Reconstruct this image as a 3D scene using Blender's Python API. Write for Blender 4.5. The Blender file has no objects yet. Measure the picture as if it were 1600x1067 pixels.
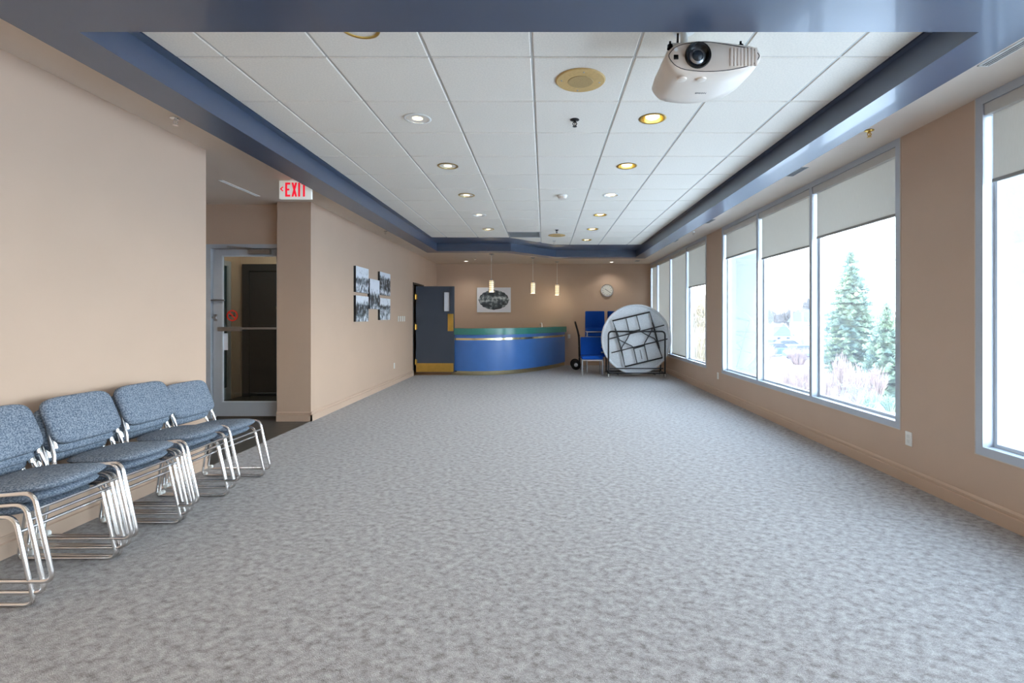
import bpy, bmesh, math, random
from mathutils import Vector, Matrix, noise

random.seed(7)
SC = bpy.context.scene
COL = SC.collection
PI = math.pi

# ------------------------------------------------------------------ camera
CAM_H, FOC = 1.38, 780.0
cd = bpy.data.cameras.new('camera'); cam = bpy.data.objects.new('camera', cd); COL.objects.link(cam)
cam.location = (0, 0, CAM_H); cam.rotation_euler = (PI / 2, 0, 0)
cd.sensor_width = 36.0; cd.lens = FOC * 36.0 / 1600.0
cd.shift_x = -(851 - 800) / 1600.0; cd.shift_y = -(533.5 - 495.5) / 1600.0
cd.clip_start = 0.05; cd.clip_end = 900
SC.camera = cam

# ------------------------------------------------------------------ world, sun, exposure
W = bpy.data.worlds.new('sky'); SC.world = W; W.use_nodes = True
nt = W.node_tree; nt.nodes.clear()
o_ = nt.nodes.new('ShaderNodeOutputWorld'); b_ = nt.nodes.new('ShaderNodeBackground')
tc = nt.nodes.new('ShaderNodeTexCoord'); sx = nt.nodes.new('ShaderNodeSeparateXYZ'); rp = nt.nodes.new('ShaderNodeValToRGB')
nt.links.new(tc.outputs['Generated'], sx.inputs[0]); nt.links.new(sx.outputs['Z'], rp.inputs[0])
rp.color_ramp.elements[0].position = 0.0; rp.color_ramp.elements[0].color = (0.86, 0.93, 1.0, 1)
rp.color_ramp.elements[1].position = 0.7; rp.color_ramp.elements[1].color = (0.55, 0.75, 1.0, 1)
nt.links.new(rp.outputs[0], b_.inputs['Color']); b_.inputs['Strength'].default_value = 5.0
nt.links.new(b_.outputs[0], o_.inputs[0])
sl = bpy.data.lights.new('sun', 'SUN'); sl.energy = 0.7; sl.angle = 0.01; sl.color = (1.0, 0.96, 0.9)
sun = bpy.data.objects.new('sun', sl); COL.objects.link(sun)
sun.rotation_euler = Vector((0.10, -1.0, 0.75)).to_track_quat('Z', 'Y').to_euler()
SC.view_settings.view_transform = 'Standard'; SC.view_settings.look = 'None'
SC.view_settings.exposure = 1.5; SC.view_settings.gamma = 1.0; SC.view_settings.use_curve_mapping = False
try:
    SC.cycles.use_denoising = True
    SC.cycles.max_bounces = 10; SC.cycles.diffuse_bounces = 6; SC.cycles.glossy_bounces = 4
    SC.cycles.transparent_max_bounces = 12; SC.cycles.sample_clamp_indirect = 6.0
    SC.cycles.caustics_reflective = False; SC.cycles.caustics_refractive = False
except Exception:
    pass

# ------------------------------------------------------------------ materials
def lin(c):
    r = []
    for v in c:
        v /= 255.0
        r.append(v / 12.92 if v <= 0.04045 else ((v + 0.055) / 1.055) ** 2.4)
    return (r[0], r[1], r[2], 1.0)

def nodes_of(name):
    m = bpy.data.materials.new(name); m.use_nodes = True
    n = m.node_tree
    p = n.nodes.get('Principled BSDF')
    return m, n, p

def mat(name, col, rough=0.6, metal=0.0, spec=0.5, var=0.06, scale=8.0, col2=None, bump=0.0, bscale=None,
        emit=0.0, ecol=None, coat=0.0, stretch=(1, 1, 1), lo=0.35, hi=0.65, detail=3.0):
    m, n, p = nodes_of(name)
    t = n.nodes.new('ShaderNodeTexCoord'); mp = n.nodes.new('ShaderNodeMapping')
    mp.inputs['Scale'].default_value = stretch
    n.links.new(t.outputs['Object'], mp.inputs[0])
    ns = n.nodes.new('ShaderNodeTexNoise'); ns.inputs['Scale'].default_value = scale; ns.inputs['Detail'].default_value = detail
    n.links.new(mp.outputs[0], ns.inputs['Vector'])
    r = n.nodes.new('ShaderNodeValToRGB')
    a = lin(col)
    b = lin(col2) if col2 else tuple(min(1, c * (1 + var)) for c in a[:3]) + (1,)
    a2 = a if col2 else tuple(c * (1 - var) for c in a[:3]) + (1,)
    r.color_ramp.elements[0].color = a2; r.color_ramp.elements[1].color = b
    r.color_ramp.elements[0].position = lo; r.color_ramp.elements[1].position = hi
    n.links.new(ns.outputs['Fac'], r.inputs[0]); n.links.new(r.outputs[0], p.inputs['Base Color'])
    p.inputs['Roughness'].default_value = rough; p.inputs['Metallic'].default_value = metal
    p.inputs['Specular IOR Level'].default_value = spec
    if coat: p.inputs['Coat Weight'].default_value = coat
    if bump:
        bs = n.nodes.new('ShaderNodeTexNoise'); bs.inputs['Scale'].default_value = bscale or scale * 6; bs.inputs['Detail'].default_value = 2
        n.links.new(t.outputs['Object'], bs.inputs['Vector'])
        bn = n.nodes.new('ShaderNodeBump'); bn.inputs['Strength'].default_value = bump; bn.inputs['Distance'].default_value = 0.004
        n.links.new(bs.outputs['Fac'], bn.inputs['Height']); n.links.new(bn.outputs[0], p.inputs['Normal'])
    if emit:
        p.inputs['Emission Color'].default_value = lin(ecol or col); p.inputs['Emission Strength'].default_value = emit
    return m

def carpet_mat():
    m, n, p = nodes_of('carpet')
    t = n.nodes.new('ShaderNodeTexCoord')
    mp = n.nodes.new('ShaderNodeMapping'); mp.inputs['Scale'].default_value = (1.0, 1.25, 1); mp.inputs['Rotation'].default_value = (0, 0, 0.5)
    n.links.new(t.outputs['Object'], mp.inputs[0])
    n1 = n.nodes.new('ShaderNodeTexNoise'); n1.inputs['Scale'].default_value = 21; n1.inputs['Detail'].default_value = 7; n1.inputs['Roughness'].default_value = 0.7; n1.inputs['Distortion'].default_value = 0.0
    n2 = n.nodes.new('ShaderNodeTexNoise'); n2.inputs['Scale'].default_value = 210; n2.inputs['Detail'].default_value = 2
    n.links.new(mp.outputs[0], n1.inputs['Vector']); n.links.new(t.outputs['Object'], n2.inputs['Vector'])
    r1 = n.nodes.new('ShaderNodeValToRGB')
    e = r1.color_ramp.elements
    e[0].position = 0.33; e[0].color = lin((104, 95, 90)); e[1].position = 0.64; e[1].color = lin((175, 170, 167))
    k = e.new(0.47); k.color = lin((145, 139, 136))
    n.links.new(n1.outputs['Fac'], r1.inputs[0])
    r2 = n.nodes.new('ShaderNodeValToRGB'); r2.color_ramp.elements[0].position = 0.3; r2.color_ramp.elements[0].color = (0.62, 0.62, 0.62, 1); r2.color_ramp.elements[1].position = 0.7; r2.color_ramp.elements[1].color = (1.12, 1.12, 1.12, 1)
    n.links.new(n2.outputs['Fac'], r2.inputs[0])
    mx = n.nodes.new('ShaderNodeMixRGB'); mx.blend_type = 'MULTIPLY'; mx.inputs[0].default_value = 1.0
    n.links.new(r1.outputs[0], mx.inputs[1]); n.links.new(r2.outputs[0], mx.inputs[2]); n.links.new(mx.outputs[0], p.inputs['Base Color'])
    p.inputs['Roughness'].default_value = 0.95; p.inputs['Specular IOR Level'].default_value = 0.15
    p.inputs['Sheen Weight'].default_value = 0.35; p.inputs['Sheen Roughness'].default_value = 0.5
    bn = n.nodes.new('ShaderNodeBump'); bn.inputs['Strength'].default_value = 0.5; bn.inputs['Distance'].default_value = 0.006
    n.links.new(n2.outputs['Fac'], bn.inputs['Height']); n.links.new(bn.outputs[0], p.inputs['Normal'])
    return m

def glass_mat(name, tint=(1, 1, 1), refl=0.06, haze=0.0):
    m = bpy.data.materials.new(name); m.use_nodes = True
    n = m.node_tree; n.nodes.clear()
    o = n.nodes.new('ShaderNodeOutputMaterial'); mx = n.nodes.new('ShaderNodeMixShader')
    tr = n.nodes.new('ShaderNodeBsdfTransparent'); gl = n.nodes.new('ShaderNodeBsdfGlossy'); gl.inputs['Roughness'].default_value = 0.01
    tr.inputs[0].default_value = tint + (1,)
    ly = n.nodes.new('ShaderNodeLayerWeight'); ly.inputs['Blend'].default_value = 0.12
    mm = n.nodes.new('ShaderNodeMath'); mm.operation = 'MULTIPLY_ADD'; mm.inputs[1].default_value = 0.35; mm.inputs[2].default_value = refl
    n.links.new(ly.outputs['Fresnel'], mm.inputs[0]); n.links.new(mm.outputs[0], mx.inputs[0])
    if haze:      # translucent white mixed in, imitates the pale glare veil over the view
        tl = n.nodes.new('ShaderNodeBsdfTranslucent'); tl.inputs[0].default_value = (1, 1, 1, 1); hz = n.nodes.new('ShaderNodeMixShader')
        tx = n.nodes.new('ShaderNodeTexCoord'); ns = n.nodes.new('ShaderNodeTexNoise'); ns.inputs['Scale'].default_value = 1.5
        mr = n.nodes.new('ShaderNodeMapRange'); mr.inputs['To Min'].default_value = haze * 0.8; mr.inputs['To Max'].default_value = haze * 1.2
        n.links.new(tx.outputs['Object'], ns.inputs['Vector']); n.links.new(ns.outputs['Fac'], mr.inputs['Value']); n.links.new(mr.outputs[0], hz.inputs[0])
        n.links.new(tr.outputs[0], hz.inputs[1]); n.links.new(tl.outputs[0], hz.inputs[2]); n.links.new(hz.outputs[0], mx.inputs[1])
    else:
        n.links.new(tr.outputs[0], mx.inputs[1])
    n.links.new(gl.outputs[0], mx.inputs[2]); n.links.new(mx.outputs[0], o.inputs[0])
    return m

def fabric_blind_mat():
    m = bpy.data.materials.new('blind_fabric'); m.use_nodes = True
    n = m.node_tree; n.nodes.clear()
    o = n.nodes.new('ShaderNodeOutputMaterial'); mx = n.nodes.new('ShaderNodeMixShader')
    d = n.nodes.new('ShaderNodeBsdfDiffuse'); t = n.nodes.new('ShaderNodeBsdfTranslucent')
    tx = n.nodes.new('ShaderNodeTexCoord'); mp = n.nodes.new('ShaderNodeMapping'); mp.inputs['Scale'].default_value = (1, 60, 3)
    ns = n.nodes.new('ShaderNodeTexNoise'); ns.inputs['Scale'].default_value = 4
    n.links.new(tx.outputs['Object'], mp.inputs[0]); n.links.new(mp.outputs[0], ns.inputs['Vector'])
    r = n.nodes.new('ShaderNodeValToRGB'); r.color_ramp.elements[0].color = (0.62, 0.595, 0.55, 1); r.color_ramp.elements[1].color = (0.70, 0.675, 0.63, 1)
    n.links.new(ns.outputs['Fac'], r.inputs[0]); n.links.new(r.outputs[0], d.inputs[0]); n.links.new(r.outputs[0], t.inputs[0])
    mx.inputs[0].default_value = 0.30
    n.links.new(d.outputs[0], mx.inputs[1]); n.links.new(t.outputs[0], mx.inputs[2]); n.links.new(mx.outputs[0], o.inputs[0])
    return m

def photo_mat(name, seed, dark=(30, 36, 42), top=0.72, bot=0.25):
    """black and white snowy-woods print: pale sky, dark trees, pale snow (flat print)"""
    m, n, p = nodes_of(name)
    t = n.nodes.new('ShaderNodeTexCoord')
    mp = n.nodes.new('ShaderNodeMapping'); mp.inputs['Location'].default_value = (seed * 3.1, seed * 7.7, seed * 1.3); mp.inputs['Scale'].default_value = (1, 9, 5)
    n.links.new(t.outputs['Generated'], mp.inputs[0])
    ns = n.nodes.new('ShaderNodeTexNoise'); ns.inputs['Scale'].default_value = 1.0; ns.inputs['Detail'].default_value = 5; ns.inputs['Roughness'].default_value = 0.65
    n.links.new(mp.outputs[0], ns.inputs['Vector'])
    s = n.nodes.new('ShaderNodeSeparateXYZ'); n.links.new(t.outputs['Generated'], s.inputs[0])
    g = n.nodes.new('ShaderNodeValToRGB'); e = g.color_ramp.elements
    e[0].position = 0.0; e[0].color = (0.16,) * 3 + (1,); e[1].position = 1.0; e[1].color = (0.35,) * 3 + (1,)
    for q, v in ((bot, 0.02), (bot + 0.15, -0.12), (top - 0.12, -0.10), (top + 0.05, 0.16)):
        k = e.new(q); v = max(0, v + 0.15); k.color = (v, v, v, 1)
    n.links.new(s.outputs['Z'], g.inputs[0])
    ad = n.nodes.new('ShaderNodeMath'); ad.operation = 'ADD'
    n.links.new(ns.outputs['Fac'], ad.inputs[0]); n.links.new(g.outputs[0], ad.inputs[1])
    r = n.nodes.new('ShaderNodeValToRGB'); r.color_ramp.elements[0].position = 0.52; r.color_ramp.elements[0].color = lin(dark)
    r.color_ramp.elements[1].position = 0.76; r.color_ramp.elements[1].color = lin((232, 238, 246))
    k = r.color_ramp.elements.new(0.62); k.color = lin((120, 132, 142))
    n.links.new(ad.outputs[0], r.inputs[0]); n.links.new(r.outputs[0], p.inputs['Base Color'])
    p.inputs['Roughness'].default_value = 0.5
    return m

M = {}
M['wall'] = mat('beige_paint', (203, 177, 155), 0.55, spec=0.35, var=0.02, scale=1.5, bump=0.05, bscale=300)
M['soffit'] = mat('soffit_paint', (220, 205, 190), 0.6, spec=0.3, var=0.02, scale=2, bump=0.04, bscale=250)
M['tile'] = mat('mineral_tile', (236, 229, 217), 0.9, spec=0.1, var=0.04, scale=90, bump=0.25, bscale=420)
M['tee'] = mat('white_tee', (196, 194, 188), 0.5, var=0.02)
M['navy'] = mat('slate_blue_paint', (68, 80, 102), 0.34, spec=0.9, coat=0.25, var=0.03, scale=3, bump=0.03, bscale=260)
M['carpet'] = carpet_mat()
M['vinyl'] = mat('dark_vinyl_floor', (70, 66, 62), 0.4, var=0.2, scale=6, stretch=(1, 6, 1))
M['woodfloor'] = mat('wood_floor', (168, 128, 76), 0.35, col2=(140, 100, 56), scale=7, stretch=(1, 8, 1), lo=0.3, hi=0.7)
M['alu'] = mat('anodised_aluminium', (192, 199, 208), 0.4, metal=0.2, var=0.03, scale=4)
M['aluwhite'] = mat('white_window_profile', (214, 222, 230), 0.42, var=0.02)
M['caulk'] = mat('caulk', (215, 205, 195), 0.7, var=0.02)
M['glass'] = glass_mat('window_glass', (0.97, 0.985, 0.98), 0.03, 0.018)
M['doorglass'] = glass_mat('door_glass', (0.70, 0.76, 0.74), 0.06)
M['blind'] = fabric_blind_mat()
M['cassette'] = mat('blind_cassette', (205, 203, 198), 0.6, var=0.02)
M['bar'] = mat('blind_bottom_bar', (150, 148, 144), 0.5, var=0.02)
M['chrome'] = mat('chrome', (240, 240, 240), 0.18, metal=1.0, var=0.02)
M['steel'] = mat('brushed_steel', (180, 182, 186), 0.3, metal=1.0, var=0.04, scale=30)
M['brass'] = mat('brass', (214, 176, 92), 0.28, metal=1.0, var=0.05, scale=10)
M['polished'] = mat('polished_pale_brass', (230, 216, 172), 0.16, metal=1.0, var=0.03)
M['gold'] = mat('gold_reflector', (236, 214, 140), 0.22, metal=0.9, var=0.03)
M['silver'] = mat('silver_reflector', (230, 232, 232), 0.2, metal=0.9, var=0.03)
M['speaker'] = mat('yellowed_speaker_grille', (206, 172, 112), 0.6, var=0.05, scale=60, bump=0.3, bscale=500)
M['speakmesh'] = mat('speaker_mesh', (184, 156, 104), 0.6, var=0.12, scale=300, bump=0.5, bscale=700)
M['white'] = mat('white_plastic', (236, 235, 230), 0.4, var=0.015)
M['offwhite'] = mat('offwhite_plastic', (230, 218, 204), 0.35, var=0.015)
M['black'] = mat('black_metal', (24, 25, 28), 0.4, var=0.1, spec=0.5)
M['blackpl'] = mat('black_plastic', (20, 20, 22), 0.25, var=0.1)
M['rubber'] = mat('rubber', (28, 28, 30), 0.8, var=0.1)
M['heather'] = mat('heather_blue_fabric', (84, 99, 117), 0.95, spec=0.1, col2=(152, 163, 176), scale=130, lo=0.36, hi=0.66, bump=0.3, bscale=350, detail=4)
M['bluefab'] = mat('royal_blue_fabric', (24, 82, 178), 0.9, spec=0.15, var=0.12, scale=120, bump=0.2, bscale=400)
M['darkdoor'] = mat('charcoal_blue_door', (64, 73, 87), 0.42, var=0.04, scale=3)
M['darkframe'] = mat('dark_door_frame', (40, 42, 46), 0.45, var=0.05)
M['laminate'] = mat('blue_laminate', (70, 122, 196), 0.3, spec=0.6, var=0.03, scale=5)
M['green'] = mat('green_laminate', (60, 140, 128), 0.25, spec=0.6, var=0.05, scale=30)
M['tabletop'] = mat('granite_plastic', (226, 229, 232), 0.5, col2=(206, 210, 214), scale=60, bump=0.3, bscale=40, lo=0.3, hi=0.6)
M['tablerim'] = mat('table_rim', (214, 200, 186), 0.45, var=0.03)
M['signwhite'] = mat('sign_face', (236, 238, 232), 0.35, var=0.02, emit=0.12)
M['signred'] = mat('sign_red', (226, 20, 48), 0.4, var=0.03, emit=0.30)
M['red'] = mat('red_vinyl', (226, 50, 34), 0.4, var=0.04)
M['lamp'] = mat('lit_shade', (255, 240, 208), 0.4, var=0.02, emit=0.42, ecol=(255, 226, 176))
M['bulb'] = mat('lit_bulb', (255, 244, 210), 0.4, var=0.02, emit=0.9, ecol=(255, 236, 190))
M['bulbcool'] = mat('lit_bulb_cool', (255, 252, 244), 0.4, var=0.02, emit=1.6, ecol=(255, 248, 236))
M['clockface'] = mat('clock_face', (226, 226, 220), 0.4, var=0.02)
def plaque_mat():
    m, n, p = nodes_of('ornate_print'); t = n.nodes.new('ShaderNodeTexCoord')
    mp = n.nodes.new('ShaderNodeMapping'); mp.inputs['Scale'].default_value = (8, 1, 6); n.links.new(t.outputs['Generated'], mp.inputs[0])
    ns = n.nodes.new('ShaderNodeTexNoise'); ns.inputs['Scale'].default_value = 1.0; ns.inputs['Detail'].default_value = 4; n.links.new(mp.outputs[0], ns.inputs['Vector'])
    s = n.nodes.new('ShaderNodeSeparateXYZ'); n.links.new(t.outputs['Generated'], s.inputs[0])
    band = n.nodes.new('ShaderNodeValToRGB'); e = band.color_ramp.elements
    e[0].position = 0.0; e[0].color = (0, 0, 0, 1); e[1].position = 1.0; e[1].color = (0.0, 0.0, 0.0, 1)
    for q, v in ((0.30, 0.06), (0.44, 0.10), (0.56, 0.16), (0.72, 0.10), (0.82, 0.02)): k = e.new(q); k.color = (v, v, v, 1)
    n.links.new(s.outputs['Z'], band.inputs[0])
    ad = n.nodes.new('ShaderNodeMath'); n.links.new(ns.outputs['Fac'], ad.inputs[0]); n.links.new(band.outputs[0], ad.inputs[1])
    r = n.nodes.new('ShaderNodeValToRGB'); r.color_ramp.elements[0].position = 0.48; r.color_ramp.elements[0].color = lin((52, 60, 68)); r.color_ramp.elements[1].position = 0.80; r.color_ramp.elements[1].color = lin((214, 222, 226))
    k = r.color_ramp.elements.new(0.60); k.color = lin((92, 104, 112))
    n.links.new(ad.outputs[0], r.inputs[0]); n.links.new(r.outputs[0], p.inputs['Base Color']); p.inputs['Roughness'].default_value = 0.5
    return m
M['print_dark'] = plaque_mat()
M['paper'] = mat('white_board', (236, 238, 246), 0.5, var=0.01)
M['grille'] = mat('return_grille', (176, 178, 178), 0.6, var=0.04)
M['snow'] = mat('snowy_ground', (222, 222, 224), 0.8, col2=(178, 156, 138), scale=0.09, lo=0.52, hi=0.66, detail=6)
M['stucco'] = mat('pale_stucco', (132, 138, 142), 0.85, var=0.03, scale=20, bump=0.2, bscale=60)
M['bark'] = mat('bark', (112, 100, 92), 0.9, var=0.2, scale=8)
M['needle'] = mat('blue_spruce_needles', (92, 116, 112), 0.85, col2=(142, 158, 126), scale=1.2, lo=0.35, hi=0.65)
M['twig_red'] = mat('red_twigs', (146, 124, 120), 0.9, var=0.2, scale=3)
M['twig_tan'] = mat('tan_twigs', (158, 142, 116), 0.9, var=0.2, scale=3)
M['twig_grey'] = mat('grey_twigs', (110, 106, 106), 0.9, var=0.15, scale=1)
M['roofblue'] = mat('slate_roof', (82, 96, 120), 0.7, var=0.1, scale=3)
M['housewall'] = mat('house_siding', (206, 204, 198), 0.8, var=0.04, scale=2)
M['carblue'] = mat('car_paint_blue', (70, 92, 130), 0.3, var=0.03)
M['cargrey'] = mat('car_paint_grey', (150, 154, 160), 0.3, var=0.03)
M['carwhite'] = mat('car_paint_white', (225, 226, 228), 0.3, var=0.02)
M['teal'] = mat('dark_teal_glazing', (34, 58, 64), 0.08, var=0.05)
M['carglass'] = mat('car_glass', (40, 48, 56), 0.1, var=0.02)

# ------------------------------------------------------------------ mesh builder
class MB:
    def __init__(s): s.v = []; s.f = []; s.mi = []
    def add(s, vs, fs, mi=0):
        o = len(s.v); s.v += [tuple(v) for v in vs]; s.f += [tuple(i + o for i in f) for f in fs]; s.mi += [mi] * len(fs); return s
    def box(s, x0, x1, y0, y1, z0, z1, b=0.0, mi=0):
        if b:
            bm = bmesh.new(); bmesh.ops.create_cube(bm, size=1)
            for v in bm.verts:
                v.co = Vector(((x0 + x1) / 2 + v.co.x * (x1 - x0), (y0 + y1) / 2 + v.co.y * (y1 - y0), (z0 + z1) / 2 + v.co.z * (z1 - z0)))
            bmesh.ops.bevel(bm, geom=bm.edges[:], offset=b, segments=2, affect='EDGES', profile=0.5)
            bm.verts.index_update()
            s.add([v.co[:] for v in bm.verts], [[v.index for v in f.verts] for f in bm.faces], mi); bm.free(); return s
        vs = [(x0, y0, z0), (x1, y0, z0), (x1, y1, z0), (x0, y1, z0), (x0, y0, z1), (x1, y0, z1), (x1, y1, z1), (x0, y1, z1)]
        return s.add(vs, [(0, 3, 2, 1), (4, 5, 6, 7), (0, 1, 5, 4), (1, 2, 6, 5), (2, 3, 7, 6), (3, 0, 4, 7)], mi)
    def tube(s, path, r, seg=10, closed=False, caps=True, mi=0):
        P = [Vector(p) for p in path]; n = len(P); vs = []; fs = []
        R = r if isinstance(r, (list, tuple)) else [r] * n
        up = None
        for i in range(n):
            a = P[i - 1] if (i > 0 or closed) else P[i]; c = P[(i + 1) % n] if (i < n - 1 or closed) else P[i]
            t = (c - a)
            if t.length < 1e-9: t = Vector((0, 0, 1))
            t.normalize()
            if up is None:
                up = Vector((0, 0, 1)) if abs(t.z) < 0.9 else Vector((1, 0, 0))
            e1 = up - t * up.dot(t)
            if e1.length < 1e-6: e1 = t.orthogonal()
            e1.normalize(); e2 = t.cross(e1); up = e1
            for k in range(seg):
                q = 2 * PI * k / seg
                vs.append(P[i] + (e1 * math.cos(q) + e2 * math.sin(q)) * R[i])
        m = n if closed else n - 1
        for i in range(m):
            j = (i + 1) % n
            for k in range(seg):
                l = (k + 1) % seg
                fs.append((i * seg + k, i * seg + l, j * seg + l, j * seg + k))
        if caps and not closed:
            fs.append(tuple(range(seg - 1, -1, -1))); fs.append(tuple((n - 1) * seg + k for k in range(seg)))
        return s.add(vs, fs, mi)
    def lathe(s, prof, c=(0, 0, 0), axis='Z', seg=24, flip=1, mi=0):
        vs = []; fs = []; n = len(prof)
        for r, h in prof:
            for k in range(seg):
                q = 2 * PI * k / seg; a, b = r * math.cos(q), r * math.sin(q); h2 = h * flip
                p = {'Z': (a, b, h2), 'X': (h2, a, b), 'Y': (b, h2, a)}[axis]
                vs.append((c[0] + p[0], c[1] + p[1], c[2] + p[2]))
        for i in range(n - 1):
            for k in range(seg):
                l = (k + 1) % seg
                fs.append((i * seg + k, i * seg + l, (i + 1) * seg + l, (i + 1) * seg + k))
        return s.add(vs, fs, mi)
    def prism(s, poly, lo, hi, axis='Z', mi=0):
        n = len(poly); vs = []
        for h in (lo, hi):
            for a, b in poly:
                vs.append({'Z': (a, b, h), 'X': (h, a, b), 'Y': (a, h, b)}[axis])
        fs = [tuple(range(n - 1, -1, -1)), tuple(range(n, 2 * n))]
        for i in range(n):
            j = (i + 1) % n; fs.append((i, j, n + j, n + i))
        return s.add(vs, fs, mi)
    def loft(s, rings, caps=True, mi=0):
        n = len(rings[0]); vs = [p for r in rings for p in r]; fs = []
        for i in range(len(rings) - 1):
            for k in range(n):
                l = (k + 1) % n
                fs.append((i * n + k, i * n + l, (i + 1) * n + l, (i + 1) * n + k))
        if caps:
            fs.append(tuple(range(n - 1, -1, -1))); fs.append(tuple((len(rings) - 1) * n + k for k in range(n)))
        return s.add(vs, fs, mi)
    def pad(s, mtx, lx, ly, th, ex=4.0, seg=36, dome=0.3, mi=0, lens=False):
        """upholstered cushion: superellipse outline lx x ly, thickness th along local z"""
        rings = []
        for f, z in ((0.0, -0.5), (0.75, -0.46), (0.92, -0.30), (0.985, -0.10), (1.0, 0.02), (0.98, 0.14), (0.90, 0.32), (0.72, 0.47), (0.4, 0.56), (0.0, 0.6)) if lens else ((0.0, -0.5), (0.86, -0.5), (0.95, -0.42), (1.0, -0.15), (1.0, 0.10), (0.965, 0.32), (0.88, 0.45), (0.6, 0.5 + dome * 0.25), (0.0, 0.5 + dome * 0.35)):
            ring = []
            for k in range(seg):
                q = 2 * PI * k / seg; c, d = math.cos(q), math.sin(q)
                a = math.copysign(abs(c) ** (2 / ex), c) * lx / 2 * max(f, 0.001); b = math.copysign(abs(d) ** (2 / ex), d) * ly / 2 * max(f, 0.001)
                ring.append((mtx @ Vector((a, b, z * th)))[:])
            rings.append(ring)
        return s.loft(rings, caps=False, mi=mi)
    def move(s, m):
        s.v = [(m @ Vector(v))[:] for v in s.v]; return s
    def mesh(s, name, mats, smooth=True, ang=38):
        me = bpy.data.meshes.new(name); me.from_pydata(s.v, [], s.f); me.update()
        bm = bmesh.new(); bm.from_mesh(me); bmesh.ops.recalc_face_normals(bm, faces=bm.faces[:]); bm.to_mesh(me); bm.free()
        for m in (mats if isinstance(mats, (list, tuple)) else [mats]): me.materials.append(m)
        if any(s.mi): me.polygons.foreach_set('material_index', s.mi)
        if smooth:
            me.polygons.foreach_set('use_smooth', [True] * len(me.polygons)); me.set_sharp_from_angle(angle=math.radians(ang))
        return me
    def build(s, name, mats, parent=None, smooth=True, ang=38, **kw):
        o = bpy.data.objects.new(name, s.mesh(name, mats, smooth, ang)); COL.objects.link(o)
        if parent is not None: o.parent = parent
        return tag(o, **kw)

def tag(o, label=None, cat=None, group=None, kind=None):
    if label: o['label'] = label
    if cat: o['category'] = cat
    if group: o['group'] = group
    if kind: o['kind'] = kind
    return o

def thing(name, label, cat, loc=(0, 0, 0), rz=0.0, group=None):
    o = bpy.data.objects.new(name, None); COL.objects.link(o); o.location = loc; o.rotation_euler = (0, 0, rz)
    o.empty_display_size = 0.1
    return tag(o, label, cat, group)

def copy_tree(o, parent=None):
    c = o.copy(); COL.objects.link(c); c.parent = parent
    for ch in list(o.children): copy_tree(ch, c)
    return c

def rpath(pts, rad, n=5):
    """round the corners of a polyline"""
    P = [Vector(p) for p in pts]; out = [P[0]]
    for i in range(1, len(P) - 1):
        a, b, c = P[i - 1], P[i], P[i + 1]
        d1 = (a - b); d2 = (c - b); r = min(rad, d1.length * 0.49, d2.length * 0.49)
        p, q = b + d1.normalized() * r, b + d2.normalized() * r
        for k in range(n + 1):
            t = k / n; out.append(p * (1 - t) ** 2 + b * 2 * t * (1 - t) + q * t * t)
    out.append(P[-1]); return out

def px(x, y, D):  # a direction of the photograph turned into a place at depth D
    return Vector(((x - 851) * D / FOC, D, CAM_H + (495.5 - y) * D / FOC))

# ------------------------------------------------------------------ key dimensions
XL, XR, YF, YB = -3.10, 3.03, 14.34, -3.6
ZS, ZT, ZB = 2.91, 2.927, 2.762          # soffit, tile field, underside of blue beam
TOP = 3.25
YW0, YW1 = 4.57, 6.62                     # alcove opening in the left wall

# ------------------------------------------------------------------ structure: floors and walls
ST = dict(kind='structure')
MB().box(XL, XR, YB, YF, -0.2, 0.0).build('floor', M['carpet'], smooth=False, label='grey mottled carpet covering the hall floor', **ST)
MB().box(-6.2, XL, YW0 - 0.01, 9.0, -0.2, -0.002).build('floor_alcove', M['vinyl'], smooth=False, label='dark vinyl floor of the entrance alcove', **ST)

def spline(P, n=8):
    out = []
    for i in range(len(P) - 1):
        p0 = Vector(P[max(i - 1, 0)]); p1 = Vector(P[i]); p2 = Vector(P[i + 1]); p3 = Vector(P[min(i + 2, len(P) - 1)])
        for k in range(n):
            t = k / n
            out.append(0.5 * (2 * p1 + (p2 - p0) * t + (2 * p0 - 5 * p1 + 4 * p2 - p3) * t * t + (3 * p1 - p0 - 3 * p2 + p3) * t ** 3))
    out.append(Vector(P[-1])); return out
CURVE = spline([(-2.23, 11.90), (-1.9, 11.81), (-1.49, 11.80), (-1.0, 11.95), (-0.5, 12.36), (0.0, 13.05), (0.35, 13.68), (0.58, 14.26)])
def offset_curve(d):
    out = []
    for i, p in enumerate(CURVE):
        t = (CURVE[min(i + 1, len(CURVE) - 1)] - CURVE[max(i - 1, 0)]).normalized()
        out.append(Vector((p.x + t.y * d, p.y - t.x * d)))      # +d = outward, towards the room
    return out
poly = [(XL, 11.86)] + [(-2.3, 11.93)] + [tuple(p) for p in offset_curve(-0.08)] + [(0.5, YF), (XL, YF)]
MB().prism(poly, 0.0, 0.004).build('floor_service', M['woodfloor'], smooth=False, label='wood-toned floor behind the counter', **ST)

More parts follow.
